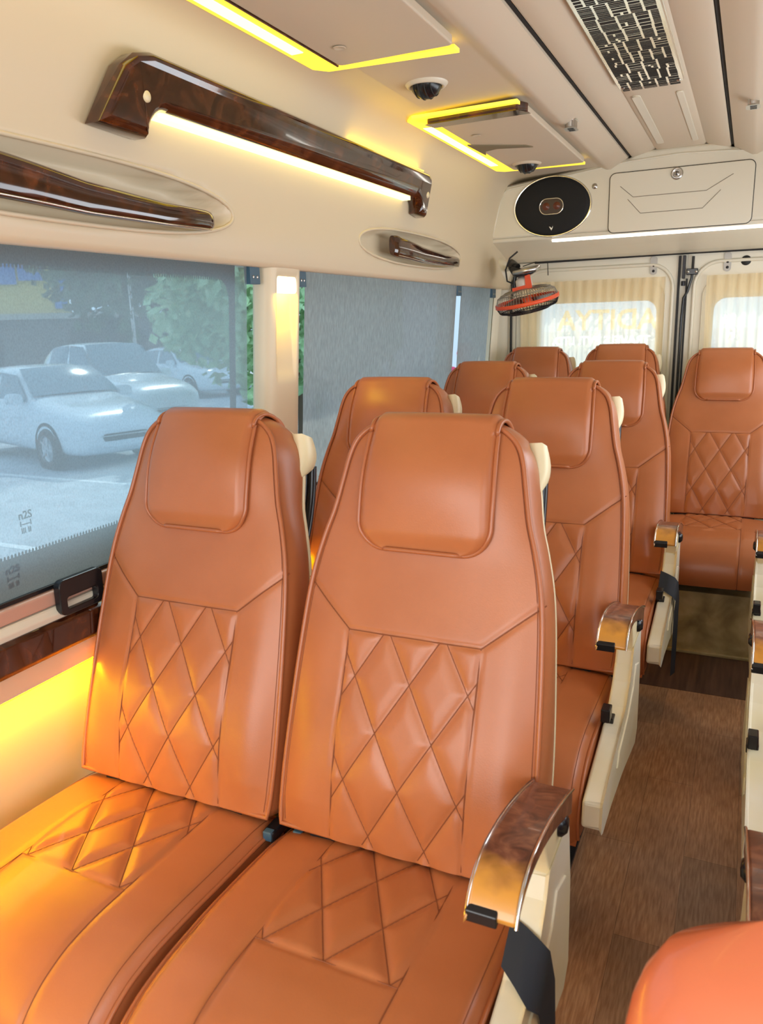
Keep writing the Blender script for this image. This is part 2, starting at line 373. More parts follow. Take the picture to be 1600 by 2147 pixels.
# ---------------------------------------------------------------- windows
def window(n, a, c, frit=True, stamp=False):
    w = bpy.data.objects.new('window_%d' % n, None); COL.objects.link(w); struct(w)
    g = MB()
    z0, z1 = 0.795, 1.405
    g.add([(xw(z0)-.03, a-.03, z0), (xw(z0)-.03, c+.03, z0), (xw(z1)-.03, c+.03, z1), (xw(z1)-.03, a-.03, z1)], [(0, 1, 2, 3)], 0, False); g.build('pane', GLASS, w)
    if frit:
        f = MB(); hole = rrect(a+.09 if n == 2 else a+0.02, c-.15 if n == 2 else c-.02, 0.868, 1.362, 0.05)
        outer = rect_like(hole, a-.02, c-.125 if n == 2 else c+0.0, z0, z1)
        f.add([(xw(p[1])-.026, p[0], p[1]) for p in outer+hole], [(i, (i+1) % len(hole), len(hole)+(i+1) % len(hole), len(hole)+i) for i in range(len(hole))], 0, False)
        # dotted inner edge
        if n == 2:
            y = a+0.14
            while y < c-0.14:
                for zz, r in ((1.3595, .0026), (0.8705, .0026)):
                    p = [(y+r*math.cos(k*PI/3), zz+r*math.sin(k*PI/3)*1.6) for k in range(6)]
                    f.add([(xw(q[1])-.0255, q[0], q[1]) for q in p], [tuple(range(6))], 0, False)
                y += 0.0075
        f.build('frit_band', FRIT, w)
    return w
w1 = window(1, *wins[0], frit=False); w2 = window(2, *wins[1]); w3 = window(3, *wins[2], frit=False); w4 = window(4, *wins[3], frit=False)

def text_mesh(s, size, extrude=0.0003):
    cu = bpy.data.curves.new('t', 'FONT'); cu.body = s; cu.size = size; cu.extrude = extrude; cu.resolution_u = 3; cu.offset = size*.022; cu.align_x = 'CENTER'
    o = bpy.data.objects.new('t', cu); COL.objects.link(o)
    me = bpy.data.meshes.new_from_object(o.evaluated_get(bpy.context.evaluated_depsgraph_get()))
    bpy.data.objects.remove(o); bpy.data.curves.remove(cu); return me
def lettering(name, s, size, matrix, material, parent=None):
    me = text_mesh(s, size); me.transform(matrix); me.materials.clear(); me.materials.append(material)
    o = bpy.data.objects.new(name, me); COL.objects.link(o)
    if parent: o.parent = parent
    return o
# small maker's stamp etched low on the big pane (seen from behind)
STAMP = mat('etched stamp', (0.05, 0.10, 0.14), 0.6)
for k, (s, z) in enumerate((('n2S', 0.932), ('I----I', 0.919), ('III II', 0.906))):
    lettering('glass_stamp', s, 0.014 if k else 0.02, Matrix(((0, 0, 1, xw(z)-.0255), (1, 0, 0, 0.935), (0, 1, 0, z), (0, 0, 0, 1))), STAMP, w2)

# ---------------------------------------------------------------- blinds
def blind(y0, y1, z0, z1, off, material, label, handle_y=None):
    t = thing('roller_blind', (xw(z0)+off, (y0+y1)/2, z0), label, 'blind', 'roller blinds on the left windows')
    m = MB(); rows = []
    for i in range(31):
        z = z0+(z1-z0)*i/30; row = []
        for j in range(61):
            y = y0+(y1-y0)*j/60
            row.append((xw(z)-xw(z0)+0.0012*math.sin(y*31+math.sin(y*9)*2)*(1-i/34), y-(y0+y1)/2, z-z0))
        rows.append(row)
    m.grid(rows); m.build('fabric', material, t)
    m = MB(); m.box(-0.006, 0.006, y0-(y0+y1)/2-.012, (y1-y0)/2+.012, -0.005, 0.003); m.build('bottom_bar', BLACK, t, bevel=0.002)
    m = MB(); m.box(-0.010, 0.016, y0-(y0+y1)/2-.012, (y1-y0)/2+.012, -0.032, -0.0055); m.build('guide_rail', RAIL, t, bevel=0.004)
    return t
b1 = blind(0.12, 1.568, 0.806, 1.40, 0.012, BLIND, 'big grey see-through mesh roller blind on the nearest window, cars showing through')
b2 = blind(1.828, 3.01, 0.806, 1.40, 0.016, BLIND2, 'opaque grey roller blind on the second window behind the lit pillar')
b3 = blind(3.08, 3.475, 0.806, 1.40, 0.010, BLIND2, 'narrow grey roller blind in the rear corner beside the fan')
# black pull on the first blind
m = MB(); yc = 0.985-0.844
pull = MB()
outer = rrect(-0.052, 0.052, -0.052, 0.014, 0.012, 4); hole = rrect(-0.036, 0.036, -0.042, -0.020, 0.006, 4)
plate_with_hole(pull, [(p[0]+0.141, p[1]) for p in outer], [(p[0]+0.141, p[1]) for p in hole], 'x', 0.018, 0.034)
o = pull.build('pull_handle', BLACK, b1, bevel=0.003); o['label'] = 'black pull handle'

# ---------------------------------------------------------------- lit pillar cover
t = thing('pillar_cover', (-1.10, 1.712, 0.8), 'cream pillar cover between first and second window with a glowing lamp at its top', 'pillar cover')
m = MB(); rows = []
PW = 0.080
for i in range(41):
    z = 0.79+0.60*i/40; row = []
    for j in range(33):
        u = -1+2*j/32; y = u*PW
        x = xw(z)+0.036-0.02*abs(u)**6
        # sunk centre field below the lamp
        e = max(abs(u)/0.62, abs(z-1.245)/0.13)
        if e < 1: x -= 0.018*sstep((1-e)/0.22)*(0.35+0.65*sstep((z-1.12)/0.2))
        row.append((x+1.10, y, z-0.8))
    rows.append([(xw(z)-0.01+1.10, -PW, z-0.8)]+row+[(xw(z)-0.01+1.10, PW, z-0.8)])
m.grid(rows); m.build('cover', CREAM, t)
m = MB(); zt = 1.352
hh = rrect(-0.045, 0.045, zt-0.023, zt+0.018, 0.010, 4)
m.prism(hh, 'x', xw(zt)+0.022, xw(zt)+0.034)
for v in range(len(m.v)): a = m.v[v]; m.v[v] = (a[0]+1.10, a[1], a[2]-0.8)
o = m.build('lamp', LED_YW, t, bevel=0.003)
lamp('pillar_lamp_light', 'AREA', (xw(1.32)+0.045, 1.70, 1.325), (0, math.radians(20), 0), 0.4, (1.0, 0.66, 0.03), shape='RECTANGLE', size=0.02, size_y=0.07)
# blind guide clips at the window tops
def clip(y0, y1, n, lab):
    z = 1.372; m = MB(); m.box(xw(z)+0.002, xw(z)+0.020, y0, y1, z-0.024, z+0.026)
    for k in (0.3, 0.7):
        mm = Matrix.Translation((xw(z)+0.0205, y0+(y1-y0)*k, z-0.008)) @ Matrix.Rotation(PI/2, 4, 'Y'); m.lathe([(0, .0015), (.003, .001), (.004, 0)], 10, 1, mm)
    o = m.build('blind_bracket', [GREY, STEEL], bevel=0.002); tag(o, lab, 'bracket', 'blue-grey blind brackets at the window tops')
clip(1.572, 1.612, 2, 'blue-grey bracket just left of the lit pillar'); clip(1.792, 1.828, 0, 'blue-grey bracket just right of the lit pillar')
clip(3.012, 3.06, 1, 'blue-grey bracket between the second blind and the narrow rear blind'); clip(3.478, 3.53, 0, 'blue-grey bracket right of the narrow rear blind, by the fan')

# ================================================================== WALL FITTINGS
# long burl light bar
t = thing('wall_light_bar', (-1.02, 1.8, 1.6), 'long glossy dark burl wood light bar high on the left side wall', 'light bar')
# outline (y,z)
ol = [(1.050, 1.592), (1.172, 1.588)]
for k in range(7):
    a = math.radians(180-90*k/6); ol.append((1.235+0.048*math.cos(a)-0.012, 1.592+0.048*math.sin(a)))
ol += [(2.43, 1.642)]
for k in range(7):
    a = math.radians(90-90*k/6); ol.append((2.43+0.05*math.cos(a), 1.598+0.044*math.sin(a)))
ol += [(2.545, 1.590), (2.545, 1.695)]
ol += [(2.53, 1.712), (2.50, 1.72), (1.165, 1.722), (1.125, 1.712), (1.10, 1.69)]
ol = [(1.055+(p[0]-1.05)*.960, 1.25+(p[1]-1.25)*.972) for p in ol]
def barx(z): return -1.032+lerp_tab([(1.52, 0), (1.60, 0.010), (1.68, 0.028), (1.735, 0.050)], z)
m = MB(); n = len(ol)
cyc, czc = 1.8, 1.66
def poly_inset(P, d):
    n_ = len(P); out = []; area = sum(P[i][0]*P[(i+1) % n_][1]-P[(i+1) % n_][0]*P[i][1] for i in range(n_)); sg = 1 if area > 0 else -1
    for i in range(n_):
        a, p, c = P[i-1], P[i], P[(i+1) % n_]
        e1 = Vector((p[0]-a[0], p[1]-a[1])).normalized(); e2 = Vector((c[0]-p[0], c[1]-p[1])).normalized()
        n1 = Vector((-e1.y, e1.x))*sg; n2 = Vector((-e2.y, e2.x))*sg; bis = n1+n2
        bis = bis/max(.5, bis.length_squared/2*1.0) if bis.length > 1e-6 else n1
        out.append((p[0]+bis.x*d, p[1]+bis.y*d))
    return out
lay = [(0.0, 0.006), (0.0, 0.030), (0.006, 0.040), (0.014, 0.045)]
rows = [[(barx(q[1])+dx+1.02, q[0]-1.8, q[1]-1.6) for q in poly_inset(ol, d)] for d, dx in lay]
m.grid(rows, 0, True, True)
b0 = len(m.v)
fr = rows[-1]; m.add(fr, [tuple(range(n))], 0, False); m.add(rows[0], [tuple(reversed(range(n)))], 0, False)
m.build('fascia', BURL, t, bevel=0.003)
m = MB(); m.box(0.004, 0.030, 1.205-1.8, 2.37-1.8, 0.020, 0.0305); m.build('lower_diffuser', LED_Y2, t)
m = MB(); m.box(0.033, 0.048, 1.95-1.8, 2.44-1.8, 0.1105, 0.114); m.build('upper_diffuser', mat('soft amber strip', (1, .7, .2), .5, emis=(1.0, .66, .02), estr=7), t)
for yy, zz in ((1.155, 1.640), (2.46, 1.645)):
    mm = Matrix.Translation((barx(zz)+0.045+1.02, yy-1.8, zz-1.6)) @ Matrix.Rotation(PI/2, 4, 'Y')
    m = MB(); m.lathe([(0, .004), (.007, .003), (.0105, 0), (.0105, -.004)], 20, 0, mm); m.build('screw_cap', SHELL, t)

def grip(ya, yb, zc, label, thick=1.0):
    t = thing('grab_handle', (-1.03, (ya+yb)/2, zc), label, 'handle', 'burl wood grab handles in the wall recesses')
    m = MB(); rows = []; n = 40; yc = (ya+yb)/2
    HZ = [(0, .030), (.03, .034), (.35, .027), (.7, .021), (.97, .020), (1, .014)]; ZC = [(0, -.003), (.35, -.020), (.7, -.025), (1, -.022)]
    for i in range(n+1):
        u = i/n; y = ya+(yb-ya)*u
        hz = lerp_tab(HZ, u)*thick; hx = 0.014 if .02 < u < .98 else .010
        zz = zc+lerp_tab(ZC, u); xx = -1.013-0.012*abs(2*u-1)**4
        row = []
        for k in range(16):
            a = 2*PI*k/16; ca, sa = math.cos(a), math.sin(a)
            row.append((xx+hx*math.copysign(abs(ca)**.7, ca)+1.03, y-yc, zz-zc+hz*math.copysign(abs(sa)**.7, sa)))
        rows.append(row)
    m.grid(rows, 0, True, True); m.add(rows[0], [tuple(range(16))], 0, False); m.add(rows[-1], [tuple(range(16))], 0, False)
    m.build('grip', BURL, t)
    m = MB(); m.tube([(-1.002+1.03-0.012*abs(2*i/30-1)**4, ya+(yb-ya)*i/30-yc, lerp_tab(ZC, i/30)-thick*lerp_tab(HZ, i/30)*.88) for i in range(1, 30)], 0.0016, 6)
    m.build('chrome_strip', CHROME, t)
    for a_, c_, zc_, hz_, dp_ in recess:
        if a_ < yc < c_:
            pts = []
            for k in range(72):
                an = 2*PI*k/72; cc, ss = math.cos(an), math.sin(an)
                z_ = zc_+hz_*1.02*math.copysign(abs(ss)**(2/2.2), ss); y_ = (a_+c_)/2+(c_-a_)/2*1.01*math.copysign(abs(cc)**(2/2.6), cc)
                pts.append((smooth_tab([(1.40, -1.0345), (1.44, -1.0325), (1.52, -1.0315), (1.60, -1.022)], z_)+1.03, y_-yc, z_-zc))
            m = MB(); m.tube(pts, 0.0040, 8, closed=True); m.build('recess_rim', CREAM, t)
grip(0.84, 1.385, 1.485, 'long dark burl grab handle in a recess above the nearest window, far left', 1.0)
grip(2.30, 2.90, 1.487, 'shorter dark burl grab handle above the second window blind', .95)

# ceiling hatches with glowing channels
def hatch(ya, yb, label, slot=False, wood=False):
    xa, xb = -0.930, -0.605; zc = 1.8215
    t = thing('ceiling_hatch', ((xa+xb)/2, (ya+yb)/2, 1.82), label, 'ceiling hatch', 'ceiling hatches edged with amber light')
    ox, oy, oz = (xa+xb)/2, (ya+yb)/2, 1.82
    w = 0.066
    def strip(poly, z0, z1, name, mtl, bevel=0):
        m = MB(); m.prism([(p[0]-ox, p[1]-oy) for p in poly], 'z', z0-oz, z1-oz); return m.build(name, mtl, t, bevel=bevel)
    U = [(xb+0.005, ya-0.012), (xa+0.025, ya), (xa, ya+0.03), (xa, yb-0.03), (xa+0.025, yb), (xb, yb+0.028), (xb, yb-0.004),
         (xa+w+0.02, yb-0.030), (xa+w, yb-0.06), (xa+w, ya+0.05), (xa+w+0.02, ya+0.028), (xb+0.005, ya+0.022)]
    strip(U, 1.804, 1.812, 'light_channel', LED_Y)
    strip([(xa+0.012, ya+0.12), (xa+0.040, ya+0.12), (xa+0.040, yb-0.14), (xa+0.012, yb-0.14)], 1.8025, 1.8042, 'light_core', LED_Y2)
    # cover panel
    y0 = ya+0.07 if wood else ya+0.02; y1 = yb-0.035
    m = MB()
    P = rrect(xa+w+0.004-ox, xb+0.01-ox, y0-oy, y1-oy, 0.012, 3)
    m.prism(P, 'z', 1.799-oz, 1.818-oz); m.build('cover', CEIL, t, bevel=0.004)
    mm = Matrix.Translation((-0.035, (0.22 if slot else (yb-0.145)-oy)-(0.42 if slot else 0), 1.797-oz)) @ Matrix.Rotation(PI, 4, 'X')
    m = MB(); m.lathe([(0, .0004), (.010, .0004), (.0115, .0015), (.013, .0004), (.0135, 0)], 24, 0, mm); m.build('plug', CEIL, t)
    if wood:
        m = MB(); m.prism([(xa+0.06-ox, ya+0.026-oy), (xb+0.0-ox, ya+0.006-oy), (xb+0.02-ox, ya+0.052-oy), (xa+w+0.005-ox, ya+0.066-oy)], 'z', 1.788-oz, 1.815-oz)
        o = m.build('wood_strip', BURL, t, bevel=0.004); o['label'] = 'dark burl strip'
    else:
        m = MB(); m.box(xa+w-0.002-ox, xa+w+0.003-ox, ya+.02-oy, y1-oy, 1.798-oz, 1.812-oz); m.build('wood_strip', BURL, t, bevel=.002)
    if slot:
        DK = mat('painted slot shade', (0.20, 0.16, 0.09), 0.5)  # shade inside the slot is painted as a flat dark shape
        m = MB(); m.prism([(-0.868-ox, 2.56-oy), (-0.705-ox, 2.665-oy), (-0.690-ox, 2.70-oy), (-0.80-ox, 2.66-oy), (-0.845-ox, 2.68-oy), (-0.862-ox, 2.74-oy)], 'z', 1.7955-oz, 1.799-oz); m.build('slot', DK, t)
    return t
hatch(0.40, 1.705, 'nearer ceiling hatch edged with glowing amber light, cut off by the top edge')
hatch(2.185, 3.115, 'farther ceiling hatch with dark wood strip and amber light, above the second window', slot=True, wood=True)

# round air vents
def vent(x, y, label):
    t = thing('air_vent', (x, y, 1.82), label, 'air vent', 'round black ceiling air vents')
    z = -0.022 if y > 2.5 else 0.0
    m = MB(); m.lathe([(0.036, z+.002), (0.041, z-.006), (0.047, z-.006), (0.054, z+.002), (0.056, z+.008)], 40); m.build('rim', CREAM2 if y < 2.5 else CEIL, t)
    m = MB(); m.lathe([(.040*math.sin(i*PI/20), z+.004-.036*math.cos(i*PI/20)) for i in range(11)], 32); m.build('eyeball', BLACK, t)
    for xx in (-0.022, -0.008, 0.008, 0.022):
        q = math.sqrt(1-(xx/.0405)**2)
        m = MB(); m.tube([(xx, 0.0405*q*math.cos(a), z+.004-0.0365*q*math.sin(a)) for a in [PI*i/16 for i in range(17)]], 0.0016, 6); m.build('fin', RUBBER, t)
vent(-0.773, 1.965, 'round black air vent in the ceiling between the two hatches')
vent(-0.783, 2.978, 'small round black air vent set in the farther ceiling hatch')
# ceiling clips (chrome coat hooks)
def hook(x, y, label):
    t = thing('coat_hook', (x, y, 1.813), label, 'hook', 'small chrome coat hooks on the ceiling')
    m = MB(); m.prism(rrect(-0.015, 0.015, -0.028, 0.028, 0.013, 5), 'z', -0.012, 0.012); m.build('plate', STEEL, t, bevel=0.004)
    for k in (-.010, 0.003, 0.016):
        m = MB(); m.box(-0.008, 0.009, k-.004, k+.004, -0.0135, -0.0115); m.build('slot', BLACK, t)
hook(-0.535, 2.545, 'small chrome coat hook on the ceiling left of the centre panel'); hook(mx(-0.535)+.012, 2.56, 'small chrome coat hook on the ceiling right of the centre panel, by the right edge')

# perforated copper/steel grille
t = thing('ceiling_grille', (-0.293, 1.75, 1.864), 'shiny perforated metal grille with rectangular cut-outs in the centre of the ceiling', 'grille')
GRL = mottle(mat('polished grille metal', (0.72, 0.66, 0.58), 0.16, metal=1), [(0.3, (0.86, 0.80, 0.72)), (0.7, (0.95, 0.92, 0.88))], 8)
gx0, gx1, gy0, gy1 = -0.083, 0.083, -0.75, 0.648
m = MB(); m.prism(rrect(gx0, gx1, gy0, gy1, 0.006, 3), 'z', -0.011, -0.003); m.build('plate', GRL, t, bevel=0.0015)
rnd = random.Random(3); m = MB(); y = gy0+0.012
cells = []
def split(x0, x1, y0, y1):
    w, h = x1-x0, y1-y0
    if w > .044: c = x0+w*rnd.uniform(.38, .62); split(x0, c, y0, y1); split(c, x1, y0, y1)
    elif h > .026: c = y0+h*rnd.uniform(.36, .64); split(x0, x1, y0, c); split(x0, x1, c, y1)
    elif w > .034 and rnd.random() < .35: c = x0+w*rnd.uniform(.4, .6); cells.append((x0, c, y0, y1)); cells.append((c, x1, y0, y1))
    else: cells.append((x0, x1, y0, y1))
yy = gy0+0.01
while yy < gy1-0.05:
    split(gx0+0.006, gx1-0.006, yy, yy+0.083); yy += 0.083
for x0, x1, y0, y1 in cells:
    w, h = x1-x0, y1-y0
    if w > .016 and rnd.random() < 0.6:
        k = 2
        for i in range(k): m.box(x0+.0025, x1-.0025, y0+h*i/k+.0022, y0+h*(i+1)/k-.0022, -0.0116, -0.0109)
    else: m.box(x0+.0032, x1-.0032, y0+.0035, y1-.0035, -0.0116, -0.0109)
m.build('cutouts', GAP, t)
for xx in (gx0+.012, gx1-.012):
    mm = Matrix.Translation((xx, gy1-.016, -0.0112)) @ Matrix.Rotation(PI, 4, 'X'); m = MB(); m.lathe([(0, .003), (.004, .0025), (.006, 0)], 14, 0, mm); m.build('screw', STEEL, t)
for xx, a, c in ((-0.349, 2.53, 3.22), (-0.232, 2.54, 3.24)):
    m = MB(); m.prism(rrect(xx-.010, xx+.010, a, c, .009, 3), 'z', 1.8605, 1.8655); struct(m.build('trim_7', CREAM2, bevel=0.002))

# ================================================================== REAR
# overhead cabinet
YC = 3.35
t = thing('overhead_cabinet', (XC, YC, 1.57), 'cream overhead cabinet above the rear doors with speaker and locked flap', 'cabinet')
def rel(poly): return [(p[0]-XC, p[1]-1.57) for p in poly]
hp = [(-1.047, 1.583), (-1.003, 1.765), (-0.975, 1.79), (-0.70, 1.822), (-0.475, 1.848), (-0.44, 1.868), (XC, 1.870)]
body = hp+[(mx(x), z) for x, z in reversed(hp[:-1])]
m = MB(); m.prism(rel(body), 'y', 0, 0.33); m.build('body', CREAM2, t, bevel=0.012, seg=4)
# raised rim along the outline
rim = [(x*0.985-0.005 if x < XC else x, z-0.014) for x, z in hp[:-1]]
m = MB(); m.tube([(p[0]-XC, -0.0005, p[1]-1.57) for p in [(-1.027, 1.59), (-0.985, 1.757), (-0.96, 1.775), (-0.69, 1.808), (-0.47, 1.834), (XC, 1.842), (mx(-0.47), 1.834), (mx(-0.69), 1.808)]], 0.004, 8); m.build('rim', CREAM2, t)
m = MB(); m.tube([(p[0]-XC, -.001, p[1]-1.57) for p in [(-1.040, 1.50), (-1.038, 1.585), (-1.018, 1.68), (-1.0, 1.755), (-.97, 1.787), (-.70, 1.8195), (-.482, 1.845)]], .0022, 6); m.build('joint', SOFTGAP, t)
# flap
fl = rrect(-0.546, -0.028, 1.574, 1.795, 0.022, 5)
m = MB(); m.prism(rel(fl), 'y', -0.004, 0.01); fo = m.build('flap', CREAM2, t, bevel=0.003)
m = MB(); m.tube([(p[0]-XC, -0.001, p[1]-1.57) for p in fl], 0.0022, 6, closed=True); o = m.build('joint', GAP, fo)
m = MB()
for gl in ([(-0.505, 1.745), (-0.455, 1.702), (-0.19, 1.702), (-0.10, 1.752)], [(-0.475, 1.695), (-0.425, 1.640), (-0.20, 1.640), (-0.14, 1.70)]):
    pts = []
    for a, c in zip(gl, gl[1:]):
        for i in range(6): pts.append((a[0]+(c[0]-a[0])*i/6-XC, -0.0042, a[1]+(c[1]-a[1])*i/6-1.57))
    pts.append((gl[-1][0]-XC, -0.0042, gl[-1][1]-1.57)); m.tube(pts, 0.0011, 5)
m.build('embossing', SOFTGAP, fo)
mm = Matrix.Translation((-0.298-XC, -0.004, 1.772-1.57)) @ Matrix.Rotation(PI/2, 4, 'X')
m = MB(); m.lathe([(0, .008), (.008, .008), (.0085, .005), (.013, .005), (.015, .009), (.021, .006), (.023, 0)], 28, 0, mm); lo = m.build('lock', STEEL, fo)
m = MB(); m.box(-0.298-XC-.002, -0.298-XC+.002, -0.0135, -0.011, 1.765-1.57, 1.779-1.57, 1); m.f and m.m.__setitem__(slice(None), [0]*len(m.m)); m.build('lock_slot', BLACK, fo)
mm = Matrix.Translation((-0.605-XC, 0, 1.756-1.57)) @ Matrix.Rotation(PI/2, 4, 'X'); m = MB(); m.lathe([(0, .004), (.008, .003), (.011, 0)], 20, 0, mm); m.build('stud', STEEL, t)
# speaker
s = thing('speaker', (-0.773, YC, 1.694), 'black oval speaker with silver rim at the left end of the overhead cabinet', 'speaker')
mm = Matrix.Rotation(PI/2, 4, 'X')
m = MB(); m.lathe([(0.145, -.004), (0.157, .006), (0.160, .004), (0.162, -.004)], 64, 0, mm, 1, 0.735); m.build('rim', CHROME, s)
m = MB(); m.lathe([(0, .012), (0.08, .012), (0.135, .010), (0.152, .005), (0.156, 0)], 64, 0, mm, 1, 0.735); m.build('cone', mat('speaker cloth', (0.003, .003, .004), 0.75), s)
cap = rrect(-0.048, 0.048, -0.031, 0.029, 0.029, 8)
m = MB(); m.tube([(p[0], -0.014, p[1]) for p in cap], 0.0022, 8, closed=True); o = m.build('tweeter_ring', CHROME, s)
m = MB(); m.prism(cap, 'y', -0.0145, -0.011); m.build('tweeter_plate', mat('tweeter plate', (0.03, .008, .004), .3), s)
for xx in (-.022, .022):
    mm2 = Matrix.Translation((xx, -0.0145, 0)) @ mm; m = MB(); m.lathe([(0, .004), (.010, .002), (.015, 0)], 20, 0, mm2); m.build('tweeter', mat('tweeter dome', (.12, .03, .015), .25), s)
m = MB(); m.prism([(-.008, -.078), (-.004, -.084), (0.002, -.094), (.007, -.084), (.008, -.076), (.003, -.086), (-.002, -.080)], 'y', -0.0135, -0.010); m.build('emblem', STEEL, s)
# white tube light + header below the cabinet
m = MB(); m.box(-0.775, mx(-0.775), 3.372, 3.392, 1.5595, 1.5695); o = m.build('tube_light', LED_W); tag(o, 'thin bright white light strip under the overhead cabinet', 'light')
m = MB(); m.prism([(3.355, 1.583), (3.36, 1.570), (3.42, 1.556), (3.50, 1.538), (3.60, 1.512), (3.66, 1.505), (3.72, 1.505), (3.72, 1.583)], 'x', -1.04, mx(-1.04)); struct(m.build('trim_8', CREAM2, bevel=0.002))

# rear wall frame (body) behind doors
m = MB()
m.box(-1.24, -1.015, 3.70, 3.80, -0.05, 1.95); m.box(mx(-1.015), mx(-1.24), 3.70, 3.80, -0.05, 1.95); m.box(-1.02, mx(-1.02), 3.72, 3.80, 1.50, 1.95); m.box(-1.02, mx(-1.02), 3.72, 3.80, -.05, 0.20)
struct(m.build('wall_rear', CREAM2))
# soft corner panel left
m = MB(); rows = []
for z in (0.25, 0.8, 1.39, 1.52):
    rows.append([(xw(max(z, .8))+0.01, 3.54, z), (xw(max(z, .8))+0.03, 3.58, z), (-1.075, 3.66, z), (-1.045, 3.705, z)])
m.grid(rows); o = m.build('trim_10', CREAM2); struct(o)
m = MB(); m.tube([(-1.035, 3.69, 0.3), (-1.035, 3.69, 1.30), (-1.03, 3.69, 1.42), (-1.0, 3.69, 1.475)], 0.006, 8); m.tube([(-0.925, 3.69, 1.502), (XC, 3.69, 1.506), (mx(-0.925), 3.69, 1.502)], 0.006, 8); struct(m.build('trim_11', RUBBER))

TAN = fabric('tan sign letters', (0.6, 0.50, 0.34), (0.72, 0.62, 0.45), 0.35, (.95, .9, .82), 5, (1, 1, 1), .05); WLET = fabric('white sign letters', (0.8, 0.8, 0.8), (0.9, 0.9, 0.9), 0.0, (1, 1, 1), 5, (1, 1, 1), .03)
def rear_door(n, x0, x1, wx0, wx1):
    d = bpy.data.objects.new('door_%d' % n, None); COL.objects.link(d); struct(d)
    hole = rrect(wx0, wx1, 0.86, 1.315, 0.05, 6)
    m = MB(); plate_with_hole(m, rect_like(hole, x0, x1, 0.22, 1.50), hole, 'y', 3.70, 3.735); m.build('door_panel', CREAM2, d)
    # pressed frame ribs
    m = MB(); R = rrect(x0+0.028, x1-0.020, 0.3, 1.465, 0.10, 8); m.tube([(p[0], 3.698, p[1]) for p in R], 0.008, 8, closed=True)
    R = rrect(x0+0.065, x1-0.048, 0.5, 1.395, 0.07, 8); m.tube([(p[0], 3.697, p[1]) for p in R], 0.0035, 8, closed=True)
    m.build('door_rib', CREAM2, d)
    m = MB(); m.add([(wx0-.02, 3.722, 0.84), (wx1+.02, 3.722, .84), (wx1+.02, 3.722, 1.335), (wx0-.02, 3.722, 1.335)], [(0, 1, 2, 3)], 0, False); m.build('window_pane', GLASS, d)
    return d
d1 = rear_door(1, -1.012, -0.300, -0.90, -0.382)
d2 = rear_door(2, -0.262, 0.43, -0.150, 0.31)
mir = lambda x, z, s=1: Matrix(((-1, 0, 0, x), (0, 0, 1, 3.726), (0, 1, 0, z), (0, 0, 0, 1)))
lettering('rear_lettering', 'TRAVELS PVT. LTD.', 0.052, mir(-0.625, 1.128), WLET, d1)
lettering('rear_lettering', 'ADITYA', 0.125, mir(-0.60, 1.195), TAN, d1)
lettering('rear_lettering', 'H', 0.05, mir(-0.075, 1.15), WLET, d2); lettering('rear_lettering', '24', 0.05, mir(-0.085, 1.21), WLET, d2)
# centre gap: dark joints, seal, latch rod
m = MB(); m.box(-0.300, -0.262, 3.705, 3.735, 0.22, 1.50, 0); m.box(-0.3015, -0.292, 3.690, 3.706, 0.22, 1.495, 1); m.box(-0.268, -0.2605, 3.692, 3.706, 0.22, 1.40, 1)
struct(m.build('trim_12', [CREAM2, RUBBER]))
lt = thing('door_latch', (-0.255, 3.69, 1.43), 'black latch rod hanging beside the gap between the rear doors', 'latch')
m = MB(); m.tube([(0.012, 0, 0.06), (0.012, -0.004, 0.0), (0.010, -0.004, -0.03), (-0.004, -0.003, -0.085), (-0.018, 0, -0.11), (-0.022, 0, -0.2), (-0.022, 0, -0.7)], 0.0055, 8); m.build('rod', BLACK, lt)
m = MB(); m.box(-0.012, 0.034, -0.012, 0.0, -0.016, 0.010); m.build('bracket', BLACK, lt, bevel=0.003)
for xx in (-.005, .027):
    m = MB(); m.lathe([(0, .003), (.005, .002), (.006, 0)], 12, 0, Matrix.Translation((xx, -.012, -.003)) @ mm); m.build('bolt', STEEL, lt)
for x, lab in ((-0.303, None), ):
    m = MB(); m.box(-0.283, -0.272, 3.675, 3.70, 1.40, 1.495); m.tube([(-0.277, 3.68, 1.39), (-0.277, 3.68, 1.37)], .009, 10)
    o = m.build('door_bolt', DARKM, bevel=0.002); tag(o, 'dark steel bolt at the top of the gap between the rear doors', 'bolt')
for x, lab in ((-0.403, 'silver hinge plate at the top of the left rear door'), (-0.108, 'silver hinge plate at the top of the right rear door')):
    t = thing('hinge_plate', (x, 3.698, 1.463), lab, 'hinge', 'hinge plates over the rear doors')
    m = MB(); m.prism(rrect(-0.013, 0.013, -0.040, 0.035, 0.012, 5), 'y', -0.004, 0.002); m.build('plate', mat('dull hinge metal', (.42, .40, .37), .5, metal=.5), t, bevel=.001)
    for z in (-.025, -.002):
        m = MB(); m.lathe([(0, .003), (.005, .002), (.006, 0)], 12, 0, Matrix.Translation((0, -.004, z)) @ mm); m.build('screw', DARKM, t)
m = MB(); m.lathe([(0, .006), (.017, .005), (.020, 0)], 24, 0, Matrix.Translation((-0.038, 3.699, 1.462)) @ mm); o = m.build('rubber_plug', RUBBER); tag(o, 'round black rubber plug at the top of the right rear door', 'plug')

